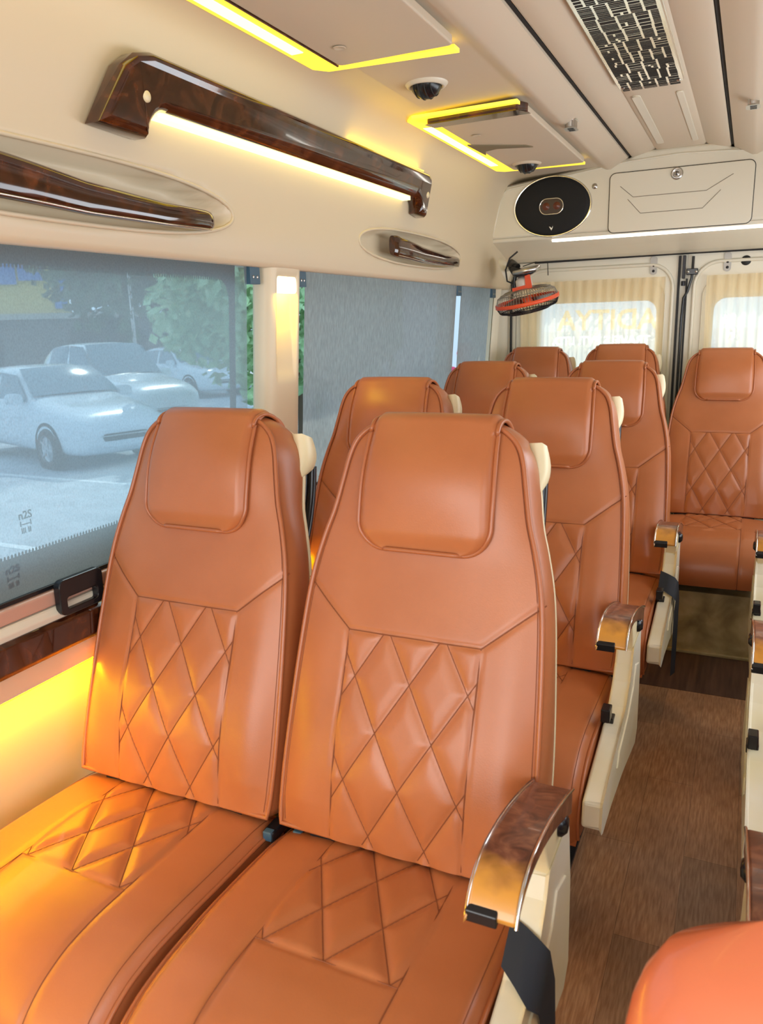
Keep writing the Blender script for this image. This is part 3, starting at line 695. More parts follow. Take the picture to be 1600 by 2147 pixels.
def curtain(x0, x1, z0, z1, label):
    m = MB(); rows = []; nx = 220
    for i in range(25):
        z = z1-(z1-z0)*i/24; row = []
        for j in range(nx+1):
            x = x0+(x1-x0)*j/nx; ph = x*2*PI/0.042
            amp = 0.0065+0.003*min(1, i/6)
            k = math.sin(ph+0.5*math.sin(x*23)+0.25*math.sin(i*0.3))
            yy = 3.676+amp*math.copysign(abs(k)**0.6, k)+0.004*math.sin(x*9)
            row.append((x+0.004*math.sin(i*.2+x*7), yy, z))
        rows.append(row)
    m.grid(rows); o = m.build('curtain', CURT)
    tag(o, label, 'curtain', 'pleated beige curtains on the rear doors'); return o
curtain(-0.985, -0.345, 0.62, 1.412, 'pleated sheer beige curtain on the left rear door, under the fan')
curtain(-0.180, 0.40, 0.62, 1.408, 'pleated sheer beige curtain on the right rear door, cut off by the right edge')

# ---------------------------------------------------------------- caged fan
fan = thing('wall_fan', (-0.845, 3.25, 1.36), 'small orange and black caged fan hung tilted in the rear left corner', 'fan')
TM = Matrix.Translation((0, 0, -0.035)) @ Matrix.Rotation(math.radians(-9), 4, 'Y') @ Matrix.Rotation(math.radians(10), 4, 'X')
R0 = 0.128
def P3(r, a, z): return TM @ Vector((r*math.cos(a), r*math.sin(a), z))
m = MB()
for k in range(64):
    a = 2*PI*k/64; m.tube([P3(0.040, a, 0.050), P3(0.085, a, 0.045), P3(0.118, a, 0.028), P3(R0, a, 0.0)], 0.0011, 4, cap=False)
for r, z in ((0.040, 0.050), (0.104, 0.037)): m.tube([P3(r, 2*PI*i/48, z) for i in range(48)], 0.0018, 5, closed=True)
m.build('rear_cage', mat('grey wire', (.30, .28, .24), .3, metal=.6), fan)
m = MB()
for k in range(64):
    a = 2*PI*k/64; m.tube([P3(R0, a, -0.008), P3(0.118, a, -0.030), P3(0.085, a, -0.042), P3(0.03, a, -0.046)], 0.0011, 4, cap=False)
for r, z in ((0.03, -0.046), (0.085, -0.042), (0.115, -0.032)): m.tube([P3(r, 2*PI*i/48, z) for i in range(48)], 0.0018, 5, closed=True)
m.build('front_cage', DARKM, fan)
m = MB(); m.grid([[P3(r, 2*PI*i/64, z) for i in range(64)] for r, z in ((R0-.002, .006), (R0+.003, .006), (R0+.004, -.008), (R0-.002, -.010), (R0-.002, .006))], 0, True, True); m.build('band', ORANGE, fan)
for k in range(3):
    m = MB(); rows = []
    for i in range(9):
        r = 0.022+0.088*i/8; row = []
        for j in range(7):
            a = 2*PI*k/3+(j/6-.5)*(1.25-0.3*i/8)+0.5*i/8; row.append(P3(r, a, 0.010-0.022*(j/6)))
        rows.append(row)
    m.grid(rows); m.build('blade', mat('dark red blade', (.10, .01, .01), .3), fan)
m = MB(); m.lathe([(0, 0.012), (.022, .012), (.024, -.012), (.018, -.022), (0, -.024)], 24, 0, TM); m.build('hub', ORANGE, fan)
m = MB(); m.lathe([(0, .098), (.020, .096), (.032, .085), (.034, .058), (.030, .050)], 24, 0, TM); m.build('motor_housing', mat('pale fan housing', (.72, .66, .6), .4), fan)
m = MB(); m.prism([(-.040, .050), (.036, .050), (.036, .100), (.020, .104), (.016, .062), (-.040, .060)], 'y', -.036, -.018); o = m.build('switch_arm', ORANGE, fan, bevel=.003); o.matrix_local = TM
m = MB(); m.lathe([(0, .128), (.055, .128), (.058, .124), (.058, .116), (.054, .112), (0, .112)], 36, 0, TM @ Matrix.Translation((.02, 0, 0))); m.build('top_disc', STEEL, fan)
m = MB(); m.lathe([(0, .112), (.05, .112), (.045, .104), (.03, .098), (0, .098)], 36, 0, TM @ Matrix.Translation((.01, 0, 0))); m.build('disc_base', BLACK, fan)
m = MB(); m.tube([(-0.02, 0, .075), (-.055, 0.0, .085), (-.075, .02, .10)], [.016, .018, .012], 10); m.tube([(-.05, 0, .085), (-.055, 0, .03), (-.045, 0, .0)], .008, 8); m.tube([(-.04, 0, .10), (-.075, .03, .115), (-.09, .05, .10)], [.012, .02, .010], 8); m.build('mount', BLACK, fan)
m = MB(); m.lathe([(0, .02), (.03, .018), (.045, .006), (.05, 0)], 24, 0, Matrix.Translation((-.135, .12, .10)) @ Matrix.Rotation(math.radians(70), 4, 'Y')); m.tube([(-.12, .1, .1), (-.08, .03, .1)], .012, 10); m.build('wall_base', CREAM2, fan)
m = MB(); m.tube([(-.045, .01, .16), (-.075, 0, .135), (-.092, 0, .09), (-.085, 0, .045), (-.05, 0, .03)], .0035, 8); m.tube([(-.02, 0, .10), (.03, .01, .115), (.08, .01, .11), (.085, 0, .06)], .002, 6); m.build('cable', RUBBER, fan)

# ================================================================== SEATS
TH = math.atan(0.3125); CT, ST = math.cos(TH), math.sin(TH)
SMAX = 0.672
HW = [(0, .203), (.03, .206), (.10, .207), (.20, .204), (.30, .199), (.38, .193), (.43, .186), (.48, .174), (.52, .162), (.57, .152), (.61, .144), (.635, .134), (.652, .118), (.663, .098), (.669, .078), (.672, .055)]
def hw(s): return smooth_tab(HW, s)
def depth(s): return smooth_tab([(0, .085), (.15, .10), (.35, .082), (.5, .078), (.6, .092), (.672, .085)], s)
def back_pt(x, s, n):
    """x across, s up the back, n out of the back towards the sitter"""
    return Vector((x, s*ST-n*CT, 0.46+s*CT+n*ST))
def lat(x, s, cx=.004):
    a = (x-cx)/.093+(s-.26)/.16; c = (x-cx)/.093-(s-.26)/.16
    g = 12.44
    return min(abs(a-round(a)), abs(c-round(c)))/g
def seg_d(x, s, x0, s0, x1, s1):
    dx, ds = x1-x0, s1-s0; t = max(0, min(1, ((x-x0)*dx+(s-s0)*ds)/(dx*dx+ds*ds)))
    return math.hypot(x-x0-dx*t, s-s0-ds*t)
QW, QT = .109, .33
def crown(x, s):
    w = hw(s); u = min(1, abs(x)/max(w, 1e-4))
    base = smooth_tab([(0, .012), (.12, .030), (.3, .018), (.45, .010), (.58, .024), (.672, .004)], s)
    return base*(1-u**3.2)+0.010*math.exp(-((u-.80)/.16)**2)*min(1, s/.05)*max(0, 1-s/.5)
def front_n(x, s):
    n = crown(x, s)
    d = 1
    if abs(x) < QW and s < QT:
        d = lat(x, s); n += 0.0028*sstep(min(d, .024)/.024)
    e = min(seg_d(x, s, -QW, 0, -QW, QT), seg_d(x, s, QW, 0, QW, QT), seg_d(x, s, -QW, QT, QW, QT), seg_d(x, s, QW, QT, .2, .41), seg_d(x, s, -QW, QT, -.2, .41))
    e = min(e, d)
    return n-0.0024*math.exp(-(e/.0040)**2)
def lattice_lines(cx, s_lo, s_hi, wmax, ph=.26):
    out = []
    for k in range(-8, 9):
        for sg in (1, -1):
            pts = []
            for i in range(201):
                s = s_lo+(s_hi-s_lo)*i/200
                x = cx+.093*k-sg*(s-ph)/.16*.093
                if abs(x) < wmax: pts.append((x, s))
                elif len(pts) > 1: out.append(pts); pts = []
                else: pts = []
            if len(pts) > 1: out.append(pts)
    return out
def sub(a, c, n=24): return [(a[0]+(c[0]-a[0])*i/n, a[1]+(c[1]-a[1])*i/n) for i in range(n+1)]

def outline_loop(off=0.0, step=.012):
    L_ = []; s = 0.0
    ss = []
    while s < SMAX-.0001: ss.append(s); s += step if s < .6 else .005
    ss.append(SMAX)
    left = [(-hw(s)-off, s) for s in ss]; right = [(hw(s)+off, s) for s in reversed(ss)]
    w = hw(SMAX)
    top = [(-w+2*w*i/8, SMAX+off+.002*math.sin(PI*i/8)) for i in range(1, 8)]
    bot = [(hw(0)-2*hw(0)*i/24, -off) for i in range(1, 24)]
    return left+top+right+bot, len(left)+len(top)+len(right)
def make_back_mesh():
    m = MB(); NX, NS = 92, 150; rows = []
    for i in range(NS+1):
        s = SMAX*i/NS
        if i > NS-12: s = SMAX-(SMAX-SMAX*(NS-12)/NS)*((NS-i)/12)**1.0
        w = hw(s); rows.append([back_pt(w*(-1+2*j/NX), s, front_n(w*(-1+2*j/NX), s)) for j in range(NX+1)])
    m.grid(rows)
    loop, nb = outline_loop()
    lay = []
    for d, o in ((0, 0), (.12, .0035), (.35, .007), (.65, .007), (.9, .004), (1.0, 0)):
        row = []
        for (x, s) in loop:
            w = hw(max(0, min(SMAX, s))); sx = math.copysign(1, x) if abs(x) > .02 else 0
            ox = o*sx*(1 if s > .0 else .3)
            row.append(back_pt(x+ox, s+(o if s > SMAX-.03 else 0), -depth(s)*d))
        lay.append(row)
    m.grid(lay, 0, True, True)
    m.add([back_pt(x, s, -depth(s)) for x, s in loop], [tuple(range(len(loop)))], 0, False)
    for pts in lattice_lines(.004, .004, QT, QW): m.tube([back_pt(x, s, front_n(x, s)+.0007) for x, s in pts], .0008, 4, 1, cap=False)
    for a, c in (((-QW, .004), (-QW, QT)), ((QW, .004), (QW, QT)), ((-QW, QT), (QW, QT)), ((QW, QT), (.197, .405)), ((-QW, QT), (-.197, .405))):
        m.tube([back_pt(x, s, front_n(x, s)+.0012) for x, s in sub(a, c, 60)], .0010, 4, 1, cap=False)
    # piping round the front edge, with a seam just inside it
    m.tube([back_pt(x, s, .002) for x, s in loop], .0042, 8, 2, closed=True)
    m.tube([back_pt(x*0.965, s*.985+.008, front_n(x*0.965, min(SMAX, s*.985+.008))+.0002) for x, s in loop[:nb]], .0007, 4, 1, cap=False)
    return m
def make_pad_mesh():
    m = MB(); W_ = .109; sb = .463; rows = []; NI, NJ = 60, 36
    # path: up the front, over the top, down behind
    path = [(sb, 0)]
    def pt(x, k):   # k 0..1 along
        ltot = (SMAX-sb)+.10+.05
        l = k*ltot
        th = .014
        if l < SMAX-sb-.015:
            s = sb+l; return back_pt(x, s, crown(x, s)+th*(.5+.5*sstep(min(1, l/.03))))
        l2 = l-(SMAX-sb-.015); R = .048
        if l2 < R*PI:
            a = l2/R; s = SMAX-.015; n0 = crown(x, s)+th
            return back_pt(x, s+(R*.62)*math.sin(a), n0-R*(1-math.cos(a)))
        l3 = l2-R*PI; return back_pt(x, SMAX-.015-l3, crown(x, SMAX-.015)+th-2*R)
    for i in range(NI+1):
        k = (i/NI)**1.7; row = []
        for j in range(NJ+1):
            u = -1+2*j/NJ; w = W_
            l = k*((SMAX-sb)+.15)
            if l < .045: w = W_-.045+math.sqrt(max(0, .045**2-(.045-l)**2))
            w *= 1-0.05*sstep((l-.08)/.15)
            p = pt(u*w, k); e = 1-abs(u)
            d = .010*(1-sstep(min(1, e/.10)))      # edge rolls back to the leather
            q = pt(u*w*.999, k); nrm = Vector((0, -CT, ST)) if l < SMAX-sb-.015 else Vector((0, 0, 1))
            puff = .006*math.sin(PI*min(1, max(0, l/.25)))*(1-u*u)
            row.append(p-nrm*d+nrm*puff)
        rows.append(row)
    m.grid(rows)
    edge = [rows[i][0] for i in range(NI, -1, -1)]+rows[0][1:-1]+[rows[i][-1] for i in range(NI+1)]
    m.tube([Vector(p)+Vector((0, -.003, .0015)) for p in edge], .0036, 8, 1, cap=True)
    # closing skirt so that the flap has thickness
    m.grid([[Vector(p) for p in edge], [Vector(p)+Vector((0, .012, -.002)) for p in edge]], 1)
    return m
def make_shell_mesh():
    m = MB(); loop, nb = outline_loop(.0015)
    lay = []
    for dd, o in ((-.006, -.003), (-.004, .0015), (.004, .002), (.010, -.004), (.016, -.022)):
        lay.append([back_pt(x+o*(1 if x > 0 else -1)*min(1, abs(x)/.05), s+(o if s > .6 else 0), -depth(s)-dd) for x, s in loop])
    m.grid(lay, 0, True, True)
    m.add([p for p in lay[-1]], [tuple(range(len(loop)))], 0, False)
    # horns at the top corners
    for sg in (-1, 1):
        rows = []
        for i in range(9):
            u = i/8; s = .650-.075*u; hx = .156+.006*math.sin(PI*u); d0 = depth(s)-.02; d1 = depth(s)+.020+.010*math.sin(PI*min(1, u*1.1))
            if u > .8: d1 -= .02*(u-.8)/.2
            rows.append([back_pt(sg*(hx-.030), s, -d0), back_pt(sg*(hx-.004), s+.002, -d0), back_pt(sg*hx, s, -(d0+d1)/2), back_pt(sg*(hx-.003), s, -d1+.004), back_pt(sg*(hx-.012), s, -d1), back_pt(sg*(hx-.030), s, -d1)])
        m.grid(rows, 0, True, True); m.add(rows[0], [tuple(range(6))], 0, False); m.add(rows[-1], [tuple(range(6))], 0, False)
    return m
def make_handle_mesh():
    m = MB()
    for sg in (-1, 1):
        for k in range(4):
            xx = sg*(.146-.013*k)
            m.tube([back_pt(xx, .60-.21*i/12, -depth(.5)-.028-.030*math.sin(PI*(.25+.70*i/12))) for i in range(13)], .0085, 8)
    m.tube([back_pt(-.14+.28*i/8, .60, -depth(.6)-.036) for i in range(9)], .010, 8)
    return m
# cushion
CP = [(.045, .425), (.02, .440), (-.02, .4475), (-.10, .4515), (-.20, .455), (-.28, .4545), (-.335, .447), (-.375, .431), (-.405, .408), (-.425, .378), (-.434, .345), (-.432, .315), (-.424, .295)]
CPR = soften(resample(CP, .006), 8, 1)
arc = [0]
for a, c in zip(CPR, CPR[1:]): arc.append(arc[-1]+math.dist(a, c))
def cush_pt(x, l, n):
    l = max(0, min(arc[-1]-1e-6, l))
    import bisect
    i = min(len(arc)-2, max(0, bisect.bisect_right(arc, l)-1)); t = (l-arc[i])/(arc[i+1]-arc[i])
    p = CPR[i]; q = CPR[i+1]; y = p[0]+(q[0]-p[0])*t; z = p[1]+(q[1]-p[1])*t
    j0, j1 = max(0, i-3), min(len(CPR)-1, i+4); tx, tz = CPR[j1][0]-CPR[j0][0], CPR[j1][1]-CPR[j0][1]; ln = math.hypot(tx, tz)
    return Vector((x, y+n*tz/ln, z-n*tx/ln))
CW = .2055; LF = .275            # distance along the arc of the cross seam
def cush_n(x, l):
    u = abs(x)/CW
    n = .010*(1-u**3)+.003*math.sin(l*17+x*9)*.5-.0035*math.exp(-((abs(x)-.17)/.02)**2)*0
    d = 1
    if abs(x) < .104 and .02 < l < LF:
        s = LF-l; a = (x)/.093+s/.16; c = x/.093-s/.16; d = min(abs(a-round(a)), abs(c-round(c)))/12.44
        n += .0028*sstep(min(d, .02)/.02)
    e = min(abs(abs(x)-.104), seg_d(x, l, -.104, LF, .104, LF), d)
    n -= .0024*math.exp(-(e/.0045)**2)
    return n-.016*max(0, (u-.90)/.10)**2
def make_cushion_mesh():
    m = MB(); NL, NX = 150, 84
    rows = []
    for i in range(NL+1):
        l = arc[-1]*i/NL; rows.append([cush_pt(CW*(-1+2*j/NX), l, cush_n(CW*(-1+2*j/NX), l)) for j in range(NX+1)])
    m.grid(rows)
    for sg in (-1, 1):
        e = [Vector(r[-1 if sg > 0 else 0]) for r in rows]
        lay = []
        for t, o in ((0, 0), (.15, .004), (.4, .007), (.75, .006), (1, 0)):
            lay.append([Vector((p.x+sg*o, p.y+(max(-.33, p.y)-p.y)*t, p.z+(.325-p.z)*t)) for p in e])
        m.grid(lay)
        m.tube([p+Vector((sg*.001, 0, .001)) for p in e], .0038, 8, 2)
        m.tube([cush_pt(sg*(CW-.014), arc[-1]*i/80, cush_n(CW-.014, arc[-1]*i/80)+.0003) for i in range(81)], .0007, 4, 1, cap=False)
    f = [Vector((x, y, .325)) for x in (-CW, CW) for y in (-.33, .04)]
    m.add([(-CW, -.33, .325), (CW, -.33, .325), (CW, .045, .325), (-CW, .045, .325)], [(0, 1, 2, 3)], 0, False)
    m.add([(-CW, -.424, .296), (CW, -.424, .296), (CW, -.33, .325), (-CW, -.33, .325)], [(0, 1, 2, 3)], 0, False)
    m.add([(-CW, .045, .325), (CW, .045, .325), (CW, .045, .425), (-CW, .045, .425)], [(0, 1, 2, 3)], 0, False)
    for k in range(-8, 9):
        for sg in (1, -1):
            pts = []
            for i in range(121):
                l = .02+(LF-.02)*i/120; s = LF-l; x = .093*k-sg*s/.16*.093
                if abs(x) < .104: pts.append(cush_pt(x, l, cush_n(x, l)+.0007))
                else:
                    if len(pts) > 1: m.tube(pts, .0008, 4, 1, cap=False)
                    pts = []
            if len(pts) > 1: m.tube(pts, .0008, 4, 1, cap=False)
    for sg in (-1, 1): m.tube([cush_pt(sg*.104, arc[-1]*i/100, cush_n(.104, arc[-1]*i/100)+.0008) for i in range(101)], .0009, 4, 1, cap=False)
    m.tube([cush_pt(-.104+.208*i/20, LF, cush_n(-.104+.208*i/20, LF)+.0008) for i in range(21)], .0010, 4, 1, cap=False)
    return m
ME_BACK = make_back_mesh().mesh('backrest', [LEATHER, SEAM, PIPE]); ME_PAD = make_pad_mesh().mesh('headrest_pad', [LEATHER, PIPE])
ME_SHELL = make_shell_mesh().mesh('back_shell', SHELL); ME_GRAB = make_handle_mesh().mesh('grab_handle', BLACK)
ME_CUSH = make_cushion_mesh().mesh('seat_cushion', [LEATHER, SEAM, PIPE])
def ch(name, me, parent): o = bpy.data.objects.new(name, me); COL.objects.link(o); o.parent = parent; return o
# lower pieces
m = MB(); m.box(-.19, .19, -.33, .03, .295, .322); m.box(-.15, .15, .0, .06, .32, .46); ME_PAN = m.mesh('seat_pan', DARKM)
m = MB(); m.prism([(-.30, 0), (-.24, 0), (-.20, .30), (-.27, .30)], 'x', -.02, .02); m.prism([(.02, 0), (.08, 0), (.02, .30), (-.05, .30)], 'x', -.02, .02); m.box(-.022, .022, -.31, .09, 0, .012); ME_LEG = m.mesh('leg', DARKM)
# aisle-side pieces (for a frame on the +x side; x measured from the seat centre)
def side_parts(sg):
    X0, X1 = .214, .252
    if sg < 0: X0, X1 = -.252, -.214
    out = {}
    m = MB(); prof = [(-.065, .552), (-.080, .52), (-.105, .490), (-.155, .455), (-.235, .435), (-.345, .415), (-.425, .395), (-.430, .345), (-.415, .338), (-.32, .335), (-.16, .315), (-.02, .285), (.05, .27), (.075, .29), (.07, .44), (.045, .552)]
    m.prism(prof, 'x', X0, X1); out['panel'] = m
    m = MB(); a, c = (X1-.004, X1+.003) if sg > 0 else (X0-.003, X0+.004)
    m.prism([(-.03, .50), (-.055, .46), (-.13, .425), (-.25, .405), (-.27, .38), (-.14, .36), (-.01, .33), (.03, .34), (.03, .48)], 'x', a, c); out['inlay'] = m
    # armrest: arched
    m = MB(); xa, xb = (X0-.012, X1+.006) if sg > 0 else (X0-.006, X1+.012)
    top = [(.04, .612), (0, .627), (-.05, .643), (-.10, .656), (-.15, .665), (-.195, .668), (-.228, .660), (-.248, .645), (-.257, .626)]
    bot = [(-.245, .624), (-.225, .638), (-.19, .643), (-.14, .638), (-.09, .625), (-.04, .608), (0, .59), (.04, .572)]
    top = soften(resample(top, .006), 8, 1); bot = soften(resample(bot, .008), 8, 1)
    m.prism(top+bot, 'x', xa, xb, 0, True); out['arm'] = m; out['armx'] = (xa, xb, top)
    m = MB(); m.prism([(-.05, .61), (-.10, .63), (-.085, .60), (-.07, .57), (-.06, .54), (.03, .54), (.03, .60)], 'x', X0+.002, X1-.002); out['bracket'] = m
    # chrome edge trims + amber worn nose + black under-tip
    m = MB()
    for x in (xa, xb): m.tube([(x, y, z+.0005) for y, z in top], .0022, 6)
    out['trim'] = m
    m = MB(); m.prism([(-.2585, .634), (-.2575, .619), (-.235, .624), (-.215, .634), (-.24, .642)], 'x', xa-.001, xa+(xb-xa)*.62); out['tip'] = m
    # recline lever
    xi = X1 if sg > 0 else X0
    xl = X0+.008
    m = MB(); m.tube([(xl, -.200, .425), (xl, -.205, .450), (xl, -.218, .468)], .006, 8)
    m.box(xl-.009, xl+.009, -.240, -.208, .458, .486); m.box(xl-.010, xl+.012, -.208, -.180, .432, .452); out['lever'] = m
    # belt strap over the panel
    xo = X1+.0035 if sg > 0 else X0-.0035
    xin = X0-.004 if sg > 0 else X1+.004
    m = MB(); xi_ = X0-.003 if sg > 0 else X1+.003; xo_ = (X1 if sg > 0 else X0)+sg*.002
    rows = [[(xi_, -.098, .502), (xi_, -.148, .466)], [((xi_+xo_)/2, -.106, .497), ((xi_+xo_)/2, -.165, .459)], [(xo_, -.115, .490), (xo_, -.185, .453)],
            [(xo_+sg*.010, -.110, .475), (xo_+sg*.010, -.170, .435)], [(xo_+sg*.014, -.095, .42), (xo_+sg*.004, -.135, .39)], [(xo_+sg*.014, -.080, .30), (xo_+sg*.003, -.112, .30)], [(xo_+sg*.014, -.080, .17), (xo_+sg*.003, -.112, .17)]]
    m.grid(rows); out['strap'] = m
    m = MB()
    mm_ = Matrix.Translation((xi+sg*.0, -.005, .585)) @ Matrix.Rotation(sg*PI/2, 4, 'Y'); m.lathe([(0, .010), (.010, .009), (.016, .003), (.017, -.004)], 20, 0, mm_); out['knob'] = m
    return out
for sg in (1, -1):
    sp = side_parts(sg)
    for k in ('panel', 'inlay', 'arm', 'bracket', 'trim', 'tip', 'lever', 'strap', 'knob'):
        mt = {'panel': FRAMEW, 'inlay': FRAMEW, 'arm': BURL2, 'bracket': SHELL, 'trim': CHROME, 'tip': BLACK, 'lever': BLACK, 'strap': WEB, 'knob': BLACK}[k]
        globals()['SP_%s_%d' % (k, sg)] = sp[k].mesh(k, mt)
def bevelled(o, w, seg=3):
    we = o.modifiers.new('weld', 'WELD'); we.merge_threshold = .00005
    b = o.modifiers.new('bevel', 'BEVEL'); b.width = w; b.segments = seg; b.limit_method = 'ANGLE'; b.angle_limit = math.radians(35)
def make_seat(side, label, group):
    t = thing('passenger_seat', (0, 0, 0), label, 'seat', group)
    ch('backrest', ME_BACK, t); ch('headrest_pad', ME_PAD, t); ch('seat_cushion', ME_CUSH, t)
    s = ch('back_shell', ME_SHELL, t); s['label'] = 'cream plastic back shell'
    ch('grab_handle', ME_GRAB, t); ch('seat_pan', ME_PAN, t)
    for xx in (-.12, .12): l = ch('leg', ME_LEG, t); l.location.x = xx
    if side:
        G = lambda k: globals()['SP_%s_%d' % (k, side)]
        p = ch('side_panel', G('panel'), t); bevelled(p, .006); p['label'] = 'cream plastic side panel'
        q = ch('inlay', G('inlay'), p); bevelled(q, .002)
        a = ch('armrest', G('arm'), t); bevelled(a, .005); a['label'] = 'brown burl armrest with chrome edges'
        ch('chrome_edge', G('trim'), a); bevelled(ch('end_cap', G('tip'), a), .002)
        bevelled(ch('arm_bracket', G('bracket'), t), .003); bevelled(ch('recline_lever', G('lever'), t), .003); ch('seat_belt_strap', G('strap'), t); ch('pivot_knob', G('knob'), t)
    return t
LG, AG, RG, QG = 'quilted tan seats along the left windows', 'quilted tan seats on the left of the aisle', 'quilted tan seats on the right of the aisle', 'quilted tan seats of the rear bench'
pw = make_seat(0, '', LG); pa = make_seat(1, '', AG); pr_ = make_seat(-1, '', RG)
used = set()
def place(proto, x, y, z, label, group, tilt=0, belt=True):
    if proto.name in used: o = copy_tree(proto)
    else: o = proto; used.add(proto.name)
    if label.startswith('nearest quilted tan leather seat with'):
        for k in kids(o):
            if k.name.startswith('recline_lever'): bpy.data.objects.remove(k)
    if not belt:
        for k in kids(o):
            if k.name.startswith('seat_belt_strap'): bpy.data.objects.remove(k)
    o.location = (x, y, z); o.rotation_euler = (tilt, 0, 0); o['label'] = label; o['group'] = group; return o
RY = [.93, 1.695, 2.46]
place(pw, -.868, RY[0], 0, 'nearest quilted tan leather window seat, at the lower left', LG)
place(pa, -.402, RY[2], 0, 'dark tan aisle seat in the third row, in front of the rear bench', AG)
place(pw, -.850, RY[1], 0, 'tan leather window seat in the second row, only its head end showing', LG)
place(pa, -.428, RY[1], 0, 'tan leather aisle seat in the second row with a short burl armrest', AG, belt=False)
place(pw, -.828, RY[2], 0, 'dark tan window seat in the third row, below the narrow gap in the blinds', LG)
place(pa, -.434, RY[0], 0, 'nearest quilted tan leather seat with worn burl armrest, in the foreground centre', AG)
place(pw, -.862, 3.30, .018, 'tan seat of the rear bench under the fan, its head end only', QG)
place(pw, -.495, 3.30, .026, 'bright tan seat of the rear bench in front of the left rear door window', QG)
place(pw, -.080, 3.30, .004, 'whole tan quilted bench seat facing down the aisle at the right edge', QG)
place(pr_, .300, RY[0], 0, 'right-hand seat in the nearest row, dark worn armrest at the right edge', RG, belt=False)
place(pr_, .306, RY[1], 0, 'right-hand seat in the second row, cream side panel at the right edge', RG, belt=False)
place(pr_, .316, RY[2]-.02, 0, 'right-hand seat in the third row, small burl armrest tip before the rear bench', RG, belt=False)
# buckles between the first two cushions
for x, y, lb in ((-.655, .935, 'left black seat belt buckle, wedged between the two nearest seat cushions'), (-.61, .955, 'right black seat belt buckle, just under the foreground seat back')):
    t = thing('seat_belt_buckle', (x, y, .435), lb, 'buckle', 'black seat belt buckles between the nearest seats')
    m = MB(); m.box(-.011, .011, -.022, .022, -.008, .012); m.build('body', BLACK, t, bevel=.004); m = MB(); m.box(-.008, .008, -.025, -.012, -.004, .013); m.build('button', GREY, t, bevel=.002)

# seat end in the near right corner: rounded knee roll of the seat beside the camera
t = thing('reclined_seat', (.352, .455, .01), 'out-of-focus shiny orange leather seat corner at the lower right', 'seat')
m = MB(); rows = []
NSU = 40
ORL = mat('bright tan leather', (0.66, 0.17, 0.075), 0.27, coat=0.25, bump=(300, .08, .001))
rows = []
for i in range(33):
    v = i/32; row = []
    for j in range(49):
        a = 2*PI*j/48; c_, s_ = math.cos(a), math.sin(a)
        e = 2/3.2
        X = .185*math.copysign(abs(c_)**e, c_); Y = .058*math.copysign(abs(s_)**(2/2.4), s_)
        k = max(0, 1-max(0, (v-.62)/.38)**3.4)**.42 if v > .62 else 1
        row.append(Vector((X*(.25+.75*k if v < 1 else .25), Y*max(.02, k)+.33*(v-.5)*.9, .30+.52*v)))
    rows.append(row)
m.grid(rows); m.add(rows[-1], [tuple(range(49))], 0, True); m.add(rows[0], [tuple(range(49))], 0, False)
m.build('backrest', ORL, t); t.rotation_euler = (0, -0.33, 0)
m = MB(); m.prism(rrect(-.18, .18, -.62, -.16, .04), 'z', .30, .40); m.build('seat_cushion', ORL, t, bevel=.02)
m = MB(); m.box(-.14, -.10, -.5, -.2, 0, .30); m.box(.10, .14, -.5, -.2, 0, .30); m.build('leg', DARKM, t)

# ================================================================== OUTSIDE
ASP = mottle(mat('light grey asphalt', (.42, .47, .52), .8), [(.3, (.36, .41, .46)), (.7, (.50, .55, .60))], 3, 8)  # light blue-grey is the asphalt's own colour
m = MB(); m.add([(-90, -60, -.75), (60, -60, -.75), (60, 120, -.75), (-90, 120, -.75)], [(0, 1, 2, 3)], 0, False); struct(m.build('ground', ASP))
m = MB()
for k in range(6): m.box(-16, -5.6, 2.2+2.75*k, 2.3+2.75*k, -.75, -.745)
m.box(-5.7, -5.58, -2, 20, -.75, -.745); struct(m.build('trim_13', mat('white road paint', (.75, .78, .8), .7)))
CARP = mat('white car paint', (.72, .80, .86), .22, coat=.6); CARG = mat('car window tint', (.16, .24, .30), .08, spec=.8); TYRE = mat('tyre rubber', (.02, .02, .022), .8); ALLOY = mat('alloy wheel', (.5, .52, .55), .3, metal=.8); HEADL = mat('headlamp lens', (.16, .2, .24), .1)
